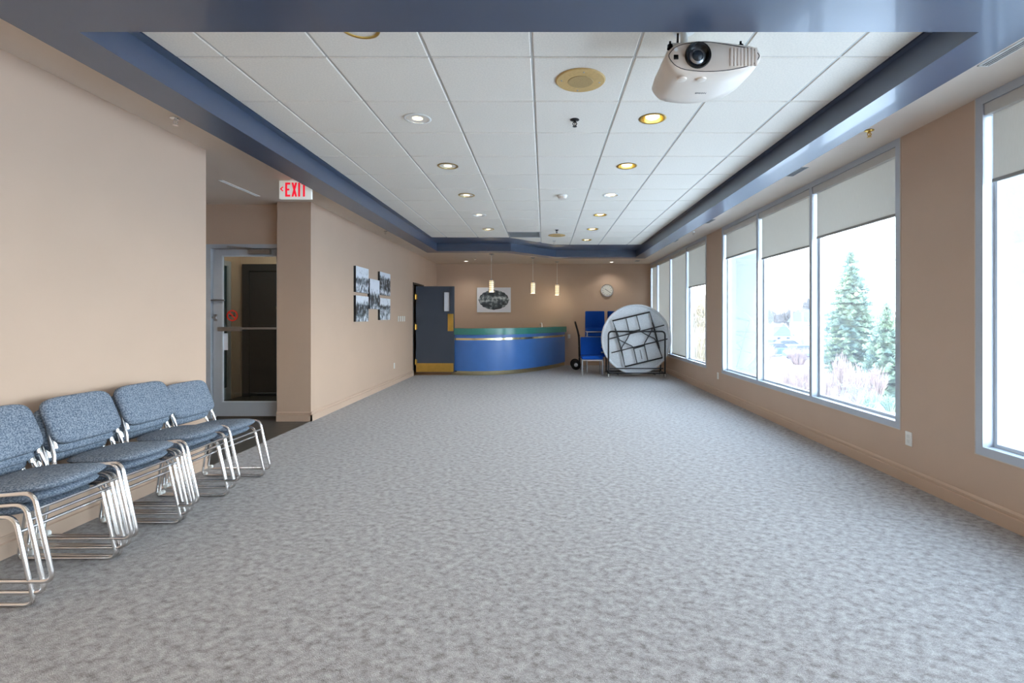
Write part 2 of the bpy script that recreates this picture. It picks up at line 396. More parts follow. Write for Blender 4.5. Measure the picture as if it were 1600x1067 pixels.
MB().box(XL - 0.16, XL, YB, YW0, 0, TOP).box(-6.2, XL - 0.16, YW0 - 0.16, YW0, 0, TOP).build('wall_left', M['wall'], smooth=False, label='beige left wall beside the stacked chairs', **ST)
DY0, DY1, DZ = 11.80, 12.74, 2.15
w = MB().box(XL - 0.16, XL, YW1, DY0, 0, TOP).box(XL - 0.16, XL, DY1, YF, 0, TOP).box(XL - 0.16, XL, DY0, DY1, DZ, TOP)
w.box(-3.55, XL - 0.16, YW1, 6.92, 0, TOP)
w.build('wall_left_far', M['wall'], smooth=False, label='beige left wall beyond the alcove', **ST)
MB().box(-6.2, XR + 0.14, YF, YF + 0.16, -0.2, TOP).build('wall_back', M['wall'], smooth=False, label='beige end wall behind the counter', **ST)
MB().box(-6.2, XR + 0.14, YB - 0.16, YB, -0.2, TOP).build('wall_front', M['wall'], smooth=False, label='beige wall behind the photographer', **ST)
# alcove door wall, vestibule
DW = 6.78
MB().box(-4.62, -3.40, DW, DW + 0.14, 2.37, TOP).box(-6.2, -4.62, DW, DW + 0.14, 2.37, TOP).build('wall_alcove', M['wall'], smooth=False, label='beige wall above the glass entrance door', **ST)
MB().box(-6.36, -6.2, YW0 - 0.16, 9.0, 0, TOP).build('wall_alcove_end', M['wall'], smooth=False, label='end wall of the alcove', **ST)
v = MB().box(-6.2, XL - 0.16, 8.7, 8.86, 0, TOP).box(-3.42, -3.26, 6.92, 8.7, 0, TOP)
v.build('wall_vestibule', M['wall'], smooth=False, label='beige vestibule wall seen through the glass door', **ST)
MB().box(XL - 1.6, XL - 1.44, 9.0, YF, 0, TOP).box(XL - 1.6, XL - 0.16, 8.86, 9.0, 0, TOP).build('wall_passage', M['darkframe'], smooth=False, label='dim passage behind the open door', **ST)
MB().box(XL - 1.6, XL, 9.0, YF, -0.2, -0.001).build('floor_passage', M['woodfloor'], smooth=False, label='wood-toned floor of the passage', **ST)
# right wall with window groups   (y0, y1, panels)
GROUPS = [(9.34, 14.30, [10.69, 12.08, 13.47]), (4.25, 8.53, [5.68, 7.11]), (-0.78, 3.506, [0.65, 2.08]), (-3.5, -1.52, [-2.5])]
ZW0 = 0.425
w = MB().box(XR, XR + 0.14, YB, YF, -3.2, ZW0)
edges = [YF] + [g for G in GROUPS for g in (G[1], G[0])] + [YB]
for i in range(0, len(edges), 2):
    if edges[i] - edges[i + 1] > 0.005: w.box(XR, XR + 0.14, edges[i + 1], edges[i], ZW0, TOP)
w.box(XR, XR + 0.14, YB, YF, ZS, TOP)
w.build('wall_right', M['wall'], smooth=False, label='beige window wall', **ST)
w = MB()
for y0, y1 in ((8.56, 9.31), (3.53, 4.22), (-1.49, -0.81), (14.34, 15.0)): w.box(XR + 0.14, XR + 0.72, y0, y1, -3.2, 3.6)
w.box(XR + 0.14, XR + 0.16, YB, 15, -3.2, ZW0 - 0.01).box(XR + 0.14, XR + 0.16, YB, 15, ZS, 3.6)
w.build('wall_exterior', M['stucco'], smooth=False, label='pale stucco exterior piers between the windows', **ST)

# ------------------------------------------------------------------ baseboards
PROF = [(0, 0), (0.020, 0), (0.020, 0.084), (0.009, 0.089), (0.009, 0.097), (0.016, 0.101), (0.016, 0.114), (0.006, 0.127), (0, 0.127)]
def baseboard(name, runs, label):
    m = MB()
    for (ax, ay, bx, by, nx, ny) in runs:
        rings = []
        for (qx, qy) in ((ax, ay), (bx, by)):
            rings.append([(qx + nx * d, qy + ny * d, z) for d, z in PROF])
        m.loft(rings)
    return m.build(name, M['wall'], smooth=False, label=label, **ST)
baseboard('baseboard_left', [(XL, YB, XL, YW0, 1, 0)], 'beige baseboard behind the stacked chairs')
baseboard('baseboard_left_far', [(XL, YW1 - 0.020, XL, DY0 - 0.05, 1, 0), (-3.55, YW1, XL + 0.020, YW1, 0, -1)], 'beige baseboard of the far left wall')
baseboard('baseboard_right', [(XR, YB, XR, YF, -1, 0)], 'beige baseboard below the windows')
baseboard('baseboard_back', [(0.75, YF, XR, YF, 0, -1)], 'beige baseboard of the end wall')

# ------------------------------------------------------------------ ceilings
# tray opening (inner faces of the blue beam)
XI0, XI1, YN = -2.258, 2.105, 2.42
BW = 0.26
inner = [(XI0, YN), (XI1, YN), (XI1, 11.50), (0.265, 11.50), (-0.71, 10.45), (XI0, 10.45)]
outer = [(XI0 - BW, YN - BW), (XI1 + BW, YN - BW), (XI1 + BW, 11.76), (0.15, 11.76), (-0.825, 10.71), (XI0 - BW, 10.71)]
def ring_prism(m, a, b, z0, z1, mi=0):
    n = len(a); vs = [(x, y, z) for z in (z0, z1) for (x, y) in a + b]; fs = []
    for i in range(n):
        j = (i + 1) % n
        fs += [(i, j, n + j, n + i), (2 * n + i, 2 * n + n + i, 2 * n + n + j, 2 * n + j), (i, 2 * n + i, 2 * n + j, j), (n + i, n + j, 3 * n + j, 3 * n + i)]
    return m.add(vs, fs, mi)
beam = ring_prism(MB(), inner, outer, ZB, ZT + 0.03)
beam.build('trim_1', M['navy'], smooth=False, label='slate blue dropped beam around the tiled ceiling', **ST)
# soffit slabs
mid = [((a[0] + b[0]) / 2, (a[1] + b[1]) / 2) for a, b in zip(inner, outer)]
big = [(-6.2, YB), (XR + 0.05, YB), (XR + 0.05, YF), (0.6, YF), (-1.2, YF), (-6.2, YF)]
so = ring_prism(MB(), mid, big, ZS, ZS + 0.12)
so.build('ceiling_soffit', M['soffit'], smooth=False, label='off-white plaster soffit around the blue beam', **ST)
MB().box(-6.4, XR + 0.75, YB - 0.2, YF + 0.7, TOP, TOP + 0.2).build('roof_slab', M['stucco'], smooth=False, label='roof slab above the ceiling', **ST)
# tile field outline: tiles stop short of the beam, a painted border fills the rest
TX0, TX1 = -2.197, 2.065
tile_in = [(TX0, YN + 0.02), (TX1, YN + 0.02), (TX1, 10.66), (0.19, 10.66), (-0.70, 9.69), (TX0, 9.69)]
ring_prism(MB(), tile_in, inner, ZT - 0.002, ZT + 0.05).build('trim_2', M['navy'], smooth=False, label='dark blue border between tiles and beam', **ST)
ceil = MB().box(-2.4, 2.3, 2.3, 11.9, ZT + 0.17, ZT + 0.21).build('ceiling', M['tee'], smooth=False, label='suspended ceiling of square white tiles in a white grid', **ST)  # mesh itself is an unseen backing slab that blocks light above the tiles
CX = [TX0] + [-0.075 + 0.61 * k for k in range(-3, 4)] + [TX1]
RY = [YN + 0.02] + [2.972 + 0.61 * k for k in range(0, 12)] + [10.292, 10.66]
CX = sorted(CX); RY = sorted(set(round(r, 3) for r in RY))
def tile_poly(x0, x1, y0, y1):
    """clip the far tiles to the angled border"""
    def lim(x):
        if x <= -0.70: return 9.69
        if x >= 0.19: return 10.66
        return 9.69 + (x + 0.70) / 0.89 * 0.97
    pts = [x0] + [k for k in (-0.70, 0.19) if x0 < k < x1] + [x1]
    topl = [(x, min(y1, lim(x))) for x in pts]
    # points where the border crosses y1 / y0
    xs = sorted(set(pts + [(-0.70 + (yy - 9.69) / 0.97 * 0.89) for yy in (y0, y1) if 9.69 < yy < 10.66 and x0 < -0.70 + (yy - 9.69) / 0.97 * 0.89 < x1]))
    xs = [x for x in xs if lim(x) >= y0 - 1e-6]
    if len(xs) < 2: return None
    P = [(xs[0], y0), (xs[-1], y0)] + [(x, min(y1, lim(x))) for x in reversed(xs)]
    Q = []
    for p in P:
        if not Q or (abs(p[0] - Q[-1][0]) + abs(p[1] - Q[-1][1])) > 1e-4: Q.append(p)
    area = abs(sum(Q[i][0] * Q[(i + 1) % len(Q)][1] - Q[(i + 1) % len(Q)][0] * Q[i][1] for i in range(len(Q)))) / 2
    return Q if area > 0.004 else None
def tile_mesh(poly, cx, cy):
    g = 0.007; n = len(poly)
    def shrink(d):
        out = []
        mx_ = sum(p[0] for p in poly) / n; my_ = sum(p[1] for p in poly) / n
        for p in poly: out.append((p[0] - cx + math.copysign(min(d, abs(p[0] - mx_) * 0.9), mx_ - p[0]), p[1] - cy + math.copysign(min(d, abs(p[1] - my_) * 0.9), my_ - p[1])))
        return out
    a, b = shrink(g), shrink(g + 0.005)
    return MB().loft([[(x, y, 0.018) for x, y in a], [(x, y, 0.005) for x, y in a], [(x, y, 0.0) for x, y in b]])
cache = {}
DLX = (-0.99, 0.84); DLY = [2.667 + 1.22 * k for k in range(7)]
def holed_tile(w, h, r):
    K = 32; cx, cy = w / 2, h / 2; g = 0.007
    def rect(d):
        a, b = w / 2 - d, h / 2 - d; out = []
        for k in range(K):
            q = 2 * PI * k / K; c, s_ = math.cos(q), math.sin(q); f = min(a / abs(c) if abs(c) > 1e-6 else 9, b / abs(s_) if abs(s_) > 1e-6 else 9)
            out.append((cx + c * f, cy + s_ * f))
        return out
    circ = [(cx + r * math.cos(2 * PI * k / K), cy + r * math.sin(2 * PI * k / K)) for k in range(K)]
    return MB().loft([[(x, y, 0.018) for x, y in rect(g)], [(x, y, 0.005) for x, y in rect(g)], [(x, y, 0.0) for x, y in rect(g + 0.005)], [(x, y, 0.0) for x, y in circ], [(x, y, 0.018) for x, y in circ], [(x, y, 0.018) for x, y in rect(g)]], caps=False)
GR = None
for i in range(len(CX) - 1):
    for j in range(len(RY) - 1):
        x0, x1, y0, y1 = CX[i], CX[i + 1], RY[j], RY[j + 1]
        P = tile_poly(x0, x1, y0, y1)
        if not P: continue
        is_grille = abs(x0 + 0.685) < 0.01 and abs(y0 - 9.072) < 0.02
        if is_grille: GR = (x0, x1, y0, y1); continue
        rect = len(P) == 4 and abs(P[2][1] - y1) < 1e-3 and abs(P[3][1] - y1) < 1e-3
        key = (round(x1 - x0, 3), round(y1 - y0, 3)) if rect else None
        hole = rect and any(abs((x0 + x1) / 2 - a) < 0.05 for a in DLX) and any(abs((y0 + y1) / 2 - b) < 0.1 for b in DLY) and not (x0 < 0 and y0 > 9.3) and not (x0 > 0 and y0 < 2.9)
        if hole: key = key + ('hole',)
        if key and key in cache: me = cache[key]
        elif hole:
            me = holed_tile(x1 - x0, y1 - y0, 0.091).mesh('ceiling_tile', M['tile'], smooth=False); cache[key] = me
        else:
            me = tile_mesh(P, x0, y0).mesh('ceiling_tile', M['tile'], smooth=False)
            if key: cache[key] = me
        o = bpy.data.objects.new('ceiling_tile', me); COL.objects.link(o); o.location = (x0, y0, ZT); o.parent = ceil
for x in CX[1:-1]:
    MB().box(x - 0.011, x + 0.011, YN + 0.02, (9.69 if x < -0.7 else 10.66 if x > 0.19 else 9.69 + (x + 0.7) / 0.89 * 0.97), ZT + 0.006, ZT + 0.034).build('grid_tee', M['tee'], ceil, smooth=False)
for y in RY[1:-1]:
    xs = TX0 if y < 9.69 else (-0.70 + (y - 9.69) / 0.97 * 0.89)
    MB().box(xs, TX1, y - 0.011, y + 0.011, ZT + 0.008, ZT + 0.034).build('grid_tee', M['tee'], ceil, smooth=False)

# ------------------------------------------------------------------ windows (right wall)
BLIND_Z = {(0, 0): 2.0, (0, 1): 0.50, (0, 2): 0.50, (0, 3): 0.50, (1, 0): 2.26, (1, 1): 2.19, (1, 2): 2.355, (2, 2): 2.30, (2, 1): 2.3, (2, 0): 2.3, (3, 0): 2.2, (3, 1): 2.2}
BLIND_L = {(0, 0): 'half-lowered grey roller blind beside the wall pier, nearest of the far window',
           (0, 1): 'fully lowered grey roller blind beside the half-lowered one in the far window',
           (0, 2): 'fully lowered grey roller blind, second from the far corner',
           (0, 3): 'fully lowered grey roller blind in the far corner of the room',
           (1, 0): 'short grey roller blind above the pane that shows the spruce tree',
           (1, 1): 'short grey roller blind above the pane that shows the utility pole',
           (1, 2): 'shortest grey roller blind, on the narrow-looking pane facing the pale exterior pier',
           (2, 2): 'grey roller blind of the nearest window, cut by the right picture edge'}
gw, gd = 0.058, 0.10
for gi, (y0, y1, mul) in enumerate(GROUPS):
    root = MB()
    # frame: face flush with the wall, reveal runs out to the glass
    f = root
    f.box(XR - 0.004, XR + gd + 0.02, y0, y1, ZW0, ZW0 + gw)
    f.box(XR - 0.004, XR + gd + 0.02, y0, y1, ZS - gw, ZS)
    f.box(XR - 0.004, XR + gd + 0.02, y0, y0 + gw, ZW0 + gw, ZS - gw)
    f.box(XR - 0.004, XR + gd + 0.02, y1 - gw, y1, ZW0 + gw, ZS - gw)
    win = f.build('window_%d' % (gi + 1), M['alu'], smooth=False, label='aluminium framed window group of tall panes, number %s from the far corner' % ['first', 'second', 'third', 'fourth'][gi], **ST)
    for m_ in mul:
        MB().box(XR - 0.004, XR + gd + 0.02, m_ - 0.028, m_ + 0.028, ZW0 + gw, ZS - gw).build('mullion', M['alu'], win, smooth=False)
    cl = MB(); t = 0.006
    cl.box(XR - 0.006, XR, y0 - t, y1 + t, ZW0 - t, ZW0).box(XR - 0.006, XR, y0 - t, y0, ZW0, ZS - 0.002).box(XR - 0.006, XR, y1, y1 + t, ZW0, ZS - 0.002)
    cl.build('caulk_line', M['caulk'], win, smooth=False)
    ed = [y0 + gw] + [q for m_ in mul for q in (m_ - 0.028, m_ + 0.028)] + [y1 - gw]
    for k in range(0, len(ed), 2):
        a, b = ed[k], ed[k + 1]; za, zb = ZW0 + gw, ZS - gw; g = 0.024; x0, x1 = XR + 0.075, XR + gd + 0.016
        MB().box(x0, x1, a, a + g, za, zb).box(x0, x1, b - g, b, za, zb).box(x0, x1, a + g, b - g, za, za + g).box(x0, x1, a + g, b - g, zb - g, zb).build('glazing_bead', M['aluwhite'], win, smooth=False)
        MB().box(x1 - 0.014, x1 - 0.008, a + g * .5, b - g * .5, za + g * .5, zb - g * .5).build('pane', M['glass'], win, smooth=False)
        key = (gi, k // 2)
        zb_ = BLIND_Z.get(key, 2.2)
        if gi == 3 or key in ((2, 0), (2, 1)):
            lab = {(2, 1): 'grey roller blind on the second pane of the nearest window', (2, 0): 'grey roller blind on the third pane of the nearest window'}.get(key)
            if gi == 3: lab = 'grey roller blind on a window behind the photographer, pane %s' % ('one' if k == 0 else 'two')
            if not (key == (2, 1)): continue
        else: lab = BLIND_L[key]
        r = thing('roller_blind', lab, 'roller blind', (XR + 0.036, (a + b) / 2, zb), group='grey roller blinds on the window wall')
        L = (b - a) / 2
        MB().box(-0.034, 0.030, -L + 0.004, L - 0.004, -0.082, -0.002, b=0.006).build('cassette', M['cassette'], r)
        MB().box(0.002, 0.005, -L + 0.022, L - 0.034, zb_ - zb + 0.02, -0.07).build('fabric', M['blind'], r, smooth=False)
        MB().box(-0.006, 0.012, -L + 0.020, L - 0.032, zb_ - zb, zb_ - zb + 0.026, b=0.004).build('bottom_bar', M['bar'], r)

# ------------------------------------------------------------------ doors
# charcoal door at the far left, open 90 degrees
d = MB().box(XL - 0.17, XL + 0.012, DY0 - 0.05, DY0, 0, DZ + 0.05).box(XL - 0.17, XL + 0.012, DY1, DY1 + 0.05, 0, DZ + 0.05).box(XL - 0.17, XL + 0.012, DY0, DY1, DZ, DZ + 0.05)
door1 = d.build('door_1', M['darkframe'], smooth=False, label='charcoal service door standing open at the far left', **ST)
yd = DY0 + 0.02
LX0, LX1, LZ0, LZ1 = XL + 0.05, XL + 0.96, 0.075, 2.11
WX0, WX1, WZ0, WZ1 = LX1 - 0.245, LX1 - 0.115, 1.52, 1.97
lf = MB()
for (a, b, c, e) in ((LX0, WX0, LZ0, LZ1), (WX1, LX1, LZ0, LZ1), (WX0, WX1, LZ0, WZ0), (WX0, WX1, WZ1, LZ1)): lf.box(a, b, yd, yd + 0.045, c, e)
leaf = lf.build('door_leaf', M['darkdoor'], door1, smooth=False)
MB().box(WX0, WX1, yd + 0.018, yd + 0.026, WZ0, WZ1).build('vision_pane', M['paper'], leaf, smooth=False, label='narrow pale vision panel')
t = 0.012
MB().box(WX0 - t, WX0, yd - 0.006, yd + 0.05, WZ0 - t, WZ1 + t).box(WX1, WX1 + t, yd - 0.006, yd + 0.05, WZ0 - t, WZ1 + t).box(WX0, WX1, yd - 0.006, yd + 0.05, WZ1, WZ1 + t).box(WX0, WX1, yd - 0.006, yd + 0.05, WZ0 - t, WZ0).build('pane_frame', M['darkframe'], leaf, smooth=False)
MB().box(LX0 + 0.01, LX1 - 0.02, yd - 0.004, yd, LZ0 + 0.01, LZ0 + 0.215).build('kick_plate', M['brass'], leaf, smooth=False, label='brass kick plate')
MB().box(LX1 - 0.155, LX1 - 0.02, yd - 0.004, yd, 1.05, 1.46, b=0.0015).build('push_plate', M['brass'], leaf, label='brass push plate')
for z in (0.32, 1.15, 1.86):
    MB().tube([(LX0 - 0.012, yd - 0.008, z - 0.06), (LX0 - 0.012, yd - 0.008, z + 0.06)], 0.014).box(LX0 - 0.01, LX0 + 0.03, yd - 0.004, yd + 0.001, z - 0.06, z + 0.06).build('hinge', M['brass'], leaf, label='brass hinge')

# glass entrance door in the alcove
yg = DW + 0.03
d = MB().box(-4.60, -4.53, DW - 0.01, DW + 0.12, 0, 2.37).box(-4.53, -3.50, DW - 0.01, DW + 0.12, 2.315, 2.37).box(-3.50, -3.44, DW + 0.0, DW + 0.12, 0, 2.37)
d.box(-5.32, -5.26, DW - 0.01, DW + 0.12, 0, 2.37).box(-5.26, -4.60, DW - 0.01, DW + 0.12, 2.315, 2.37).box(-5.26, -4.60, DW - 0.01, DW + 0.12, 0, 0.14).box(-6.2, -5.32, DW, DW + 0.1, 0, 2.37)
door2 = d.build('door_2', M['alu'], smooth=False, label='aluminium framed glass entrance door in the alcove', **ST)
MB().box(-5.26, -4.60, DW + 0.05, DW + 0.058, 0.14, 2.315).build('sidelight_pane', M['doorglass'], door2, smooth=False)
s = MB(); x0, x1, z0, z1 = -4.52, -3.52, 0.03, 2.305
s.box(x0, x0 + 0.12, yg, yg + 0.045, z0, z1).box(x1 - 0.12, x1, yg, yg + 0.045, z0, z1).box(x0 + .12, x1 - .12, yg, yg + 0.045, z1 - 0.085, z1).box(x0 + .12, x1 - .12, yg, yg + 0.045, z0, z0 + 0.19)
dl = s.build('door_leaf', M['alu'], door2, smooth=False)
bead = MB(); q = 0.014
bead.box(x0 + .12, x0 + .12 + q, yg - 0.006, yg + 0.02, z0 + .19, z1 - .085).box(x1 - .12 - q, x1 - .12, yg - 0.006, yg + 0.02, z0 + .19, z1 - .085).box(x0 + .12, x1 - .12, yg - 0.006, yg + 0.02, z0 + .19, z0 + .19 + q).box(x0 + .12, x1 - .12, yg - 0.006, yg + 0.02, z1 - .085 - q, z1 - .085)
bead.build('glazing_bead', M['aluwhite'], dl, smooth=False)
MB().box(x0 + .12, x1 - .12, yg + 0.02, yg + 0.027, z0 + .19, z1 - .085).build('pane', M['doorglass'], dl, smooth=False)
zb = 1.235
MB().box(x0 + 0.09, x0 + 0.40, yg - 0.055, yg - 0.006, zb - 0.045, zb + 0.012, b=0.006).build('latch_housing', M['steel'], dl)
MB().box(x0 + 0.40, x1 - 0.05, yg - 0.05, yg - 0.02, zb - 0.022, zb + 0.005, b=0.004).build('push_bar', M['steel'], dl, label='steel push bar')
MB().tube([(x0 - 0.02, yg - 0.03, 1.61), (x0 + 0.17, yg - 0.03, 1.61)], 0.012).build('pull_bracket', M['steel'], dl)
MB().box(x0 + 0.02, x0 + 0.06, yg - 0.012, yg, 1.33, 1.42, b=0.004).box(x0 - 0.02, x0 + 0.05, yg - 0.02, yg, 1.36, 1.385).build('lock_case', M['steel'], dl)
MB().box(x0 + 0.50, x0 + 0.80, yg - 0.06, yg, 2.235, 2.30, b=0.006).build('door_closer', M['steel'], dl)
MB().tube([(x0 + 0.55, yg - 0.05, 2.31), (x0 + 0.28, yg - 0.14, 2.325), (x0 + 0.22, yg - 0.02, 2.335)], 0.011).build('closer_arm', M['steel'], dl)
# no smoking sticker
cx, cz, r1 = -4.27, 1.402, 0.076
st = MB(); st.lathe([(r1 - 0.017, 0), (r1, 0), (r1, 0.003), (r1 - 0.017, 0.003), (r1 - 0.017, 0)], (cx, yg + 0.012, cz), 'Y', 32)
st.add([(cx + a, yg + 0.012 + y, cz + b) for y in (0, 0.003) for a, b in ((-0.052, 0.040), (-0.040, 0.052), (0.052, -0.040), (0.040, -0.052))], [(0, 1, 2, 3), (4, 7, 6, 5), (0, 4, 5, 1), (1, 5, 6, 2), (2, 6, 7, 3), (3, 7, 4, 0)])
sk = st.build('no_smoking_sticker', M['red'], label='red round no-smoking sticker on the glass entrance door', cat='sticker')
MB().box(cx - 0.045, cx + 0.030, yg + 0.0155, yg + 0.018, cz - 0.010, cz + 0.008).box(cx + 0.018, cx + 0.026, yg + 0.0155, yg + 0.018, cz + 0.010, cz + 0.045).build('cigarette_mark', M['black'], sk, smooth=False, label='black cigarette mark')
MB().box(-4.40, -4.33, yg + 0.014, yg + 0.017, 0.93, 1.16).build('notice_card', M['paper'], smooth=False, label='small pale notice card low on the entrance door glass', cat='notice')
# dark door inside the vestibule
vd = MB().box(-5.24, -5.12, 8.64, 8.7, 0, 2.30).box(-4.05, -3.93, 8.64, 8.7, 0, 2.30).box(-5.12, -4.05, 8.64, 8.7, 2.18, 2.30).build('door_3', M['darkframe'], smooth=False, label='dark inner door seen through the glass entrance', **ST)
MB().box(-5.12, -4.05, 8.665, 8.7, 0.01, 2.18).build('door_leaf', M['darkframe'], vd, smooth=False)
MB().box(-4.66, -4.46, 8.658, 8.665, 1.52, 1.56).build('name_plate', M['brass'], vd, smooth=False, label='small brass plate')
MB().box(-5.38, -5.30, 8.45, 8.70, 0, TOP).box(-5.38, -5.30, 6.92, 8.45, 2.32, TOP).build('wall_vestibule_side', M['wall'], smooth=False, label='side wall of the vestibule', **ST)
w5 = MB().box(-5.37, -5.31, 8.38, 8.45, 0, 2.32).box(-5.37, -5.31, 6.93, 7.0, 0, 2.32).box(-5.37, -5.31, 7.0, 8.38, 2.24, 2.32).box(-5.37, -5.31, 7.0, 8.38, 0, 0.2).build('window_5', M['alu'], smooth=False, label='dark glazed screen at the left of the vestibule', **ST)
MB().box(-5.345, -5.335, 7.0, 8.38, 0.2, 2.24).build('pane', M['teal'], w5, smooth=False)

# ------------------------------------------------------------------ ceiling fixtures
ORD = ['first', 'second', 'third', 'fourth', 'fifth', 'sixth', 'seventh']
def downlight(x, y, z, label, refl, bulb, r=0.088, group=None, power=0.0, col=(1, 0.93, 0.83), deep=True):
    t = thing('recessed_downlight', label, 'downlight', (x, y, z), group=group)
    MB().lathe([(r, 0.0), (r + 0.016, 0.0), (r + 0.018, -0.003), (r + 0.012, -0.006), (r, -0.004), (r, 0.0)], seg=28).build('trim_ring', M['white'] if refl != 'gold' else M['brass'], t)
    if deep:
        MB().lathe([(r, -0.004), (r * 0.93, 0.03), (r * 0.78, 0.075), (r * 0.55, 0.115), (r * 0.3, 0.13), (0.0001, 0.13)], seg=28).build('reflector', M[refl], t)
        MB().lathe([(r * 0.34, 0.128), (r * 0.40, 0.05), (r * 0.62, 0.026), (r * 0.62, 0.010), (r * 0.45, 0.000), (0.0001, -0.003)], seg=20).build('bulb', bulb, t)
    else:
        MB().lathe([(r, -0.004), (r * 0.8, -0.002), (r * 0.72, -0.0035)], seg=28).build('reflector', M[refl], t)
        MB().lathe([(r * 0.72, -0.003), (r * 0.5, -0.008), (0.0001, -0.010)], seg=20).build('bulb', bulb, t)
    if power:
        l = bpy.data.lights.new('downlight_lamp', 'SPOT'); l.energy = power; l.spot_size = 2.3; l.spot_blend = 0.8; l.color = col; l.shadow_soft_size = 0.06
        lo = bpy.data.objects.new('downlight_lamp', l); COL.objects.link(lo); lo.location = (0, 0, -0.014); lo.parent = t
    return t
PW = 6.5
for k in range(6):
    y = 2.667 + 1.22 * k
    downlight(-0.99, y, ZT - 0.001, 'recessed downlight in the left row of the tiled ceiling, %s from the photographer' % ORD[k], 'silver' if k in (1, 4) else 'gold', M['bulb'], group='downlights in the tiled ceiling', power=PW)
for k in range(1, 7):
    y = 2.667 + 1.22 * k
    downlight(0.84, y, ZT - 0.001, 'recessed downlight in the right row of the tiled ceiling, %s from the photographer' % ORD[k - 1], 'silver' if k == 3 else 'gold', M['bulb'], group='downlights in the tiled ceiling', power=PW)
downlight(-2.15, 13.65, ZS, 'small bright downlight in the soffit near the charcoal door', 'silver', M['bulbcool'], r=0.06, group='downlights above the counter', deep=False, power=13, col=(1, 0.93, 0.82))
downlight(1.86, 13.86, ZS, 'small bright downlight in the soffit above the wall clock', 'silver', M['bulbcool'], r=0.06, group='downlights above the counter', deep=False, power=13, col=(1, 0.93, 0.82))
for k, (x, y) in enumerate([(-2.2, 0.6), (-0.7, 0.6), (0.9, 0.6), (-2.2, -1.4), (-0.7, -1.4), (0.9, -1.4)]):
    downlight(x, y, ZS, 'recessed downlight in the soffit behind the photographer, %s row, %s' % (('front', 'rear')[k // 3], ('left', 'middle', 'right')[k % 3]), 'gold', M['bulb'], group='downlights behind the photographer', deep=False, power=17, col=(1, 0.84, 0.64))

def round_speaker(x, y, label):
    t = thing('ceiling_speaker', label, 'speaker', (x, y, ZT), group='yellowed ceiling speakers')
    MB().lathe([(0.001, 0.0), (0.160, 0.0), (0.163, -0.003), (0.155, -0.010), (0.085, -0.012), (0.0001, -0.012)], seg=40).build('grille_plate', M['speaker'], t)
    MB().lathe([(0.0001, -0.012), (0.083, -0.012), (0.081, -0.0145), (0.0001, -0.0155)], seg=32).build('perforated_centre', M['speakmesh'], t)
    for a in (0.1, 1.67, 3.24, 4.81):
        MB().lathe([(0.0001, -0.009), (0.006, -0.010), (0.004, -0.014), (0.0001, -0.0145)], (0.125 * math.cos(a), 0.125 * math.sin(a), 0), seg=10).build('screw', M['steel'], t)
round_speaker(0.234, 3.257, 'large yellowed round ceiling speaker near the projector')
round_speaker(0.23, 9.43, 'yellowed round ceiling speaker at the far end of the tiles')

def sprinkler(x, y, z, label, m='chrome', drop=0.055):
    t = thing('sprinkler_head', label, 'sprinkler', (x, y, z), group='sprinkler heads')
    MB().lathe([(0.0001, 0.0), (0.034, 0.0), (0.036, -0.004), (0.024, -0.010), (0.012, -0.012)], seg=20).build('escutcheon', M[m], t)
    b = MB(); b.tube([(0, 0, -0.006), (0, 0, -0.024)], 0.010, 12)
    for s_ in (-1, 1): b.tube(rpath([(0.008 * s_, 0, -0.02), (0.018 * s_, 0, -0.032), (0.004 * s_, 0, -drop + 0.004)], 0.008, 3), 0.0035, 6)
    b.tube([(0, 0, -0.024), (0, 0, -drop + 0.004)], 0.003, 6)
    b.build('frame_arms', M[m], t)
    MB().lathe([(0.0001, -drop + 0.003), (0.017, -drop + 0.002), (0.018, -drop), (0.0001, -drop)], seg=16).build('deflector', M[m], t)
sprinkler(0.236, 3.91, ZT, 'dark sprinkler head in the tiles behind the large speaker', 'black')
sprinkler(0.215, 8.85, ZT, 'dark sprinkler head just in front of the far ceiling speaker', 'black')
sprinkler(0.19, 10.12, ZT, 'sprinkler head behind the far ceiling speaker, nearest the blue beam')
sprinkler(-2.84, 3.84, ZS, 'chrome sprinkler head in the soffit above the stacked chairs')
sprinkler(-2.83, 8.87, ZS, 'chrome sprinkler head in the left soffit above the canvas prints')
sprinkler(2.66, 4.09, ZS, 'brass-red sprinkler head in the right soffit by the spruce window', 'brass')
sprinkler(2.66, 8.93, ZS, 'sprinkler head in the right soffit by the far pier')
sprinkler(-1.8, 12.9, ZS, 'small sprinkler head in the soffit between downlight and first pendant')
# smoke detector
t = thing('smoke_detector', 'small white round smoke detector in the middle of the tiled ceiling', 'smoke detector', (0.228, 6.35, ZT))
MB().lathe([(0.0001, 0), (0.062, 0), (0.064, -0.012), (0.060, -0.02)], seg=28).build('base', M['white'], t)
MB().lathe([(0.060, -0.018), (0.052, -0.040), (0.036, -0.048), (0.0001, -0.050)], seg=28).build('cover', M['offwhite'], t)
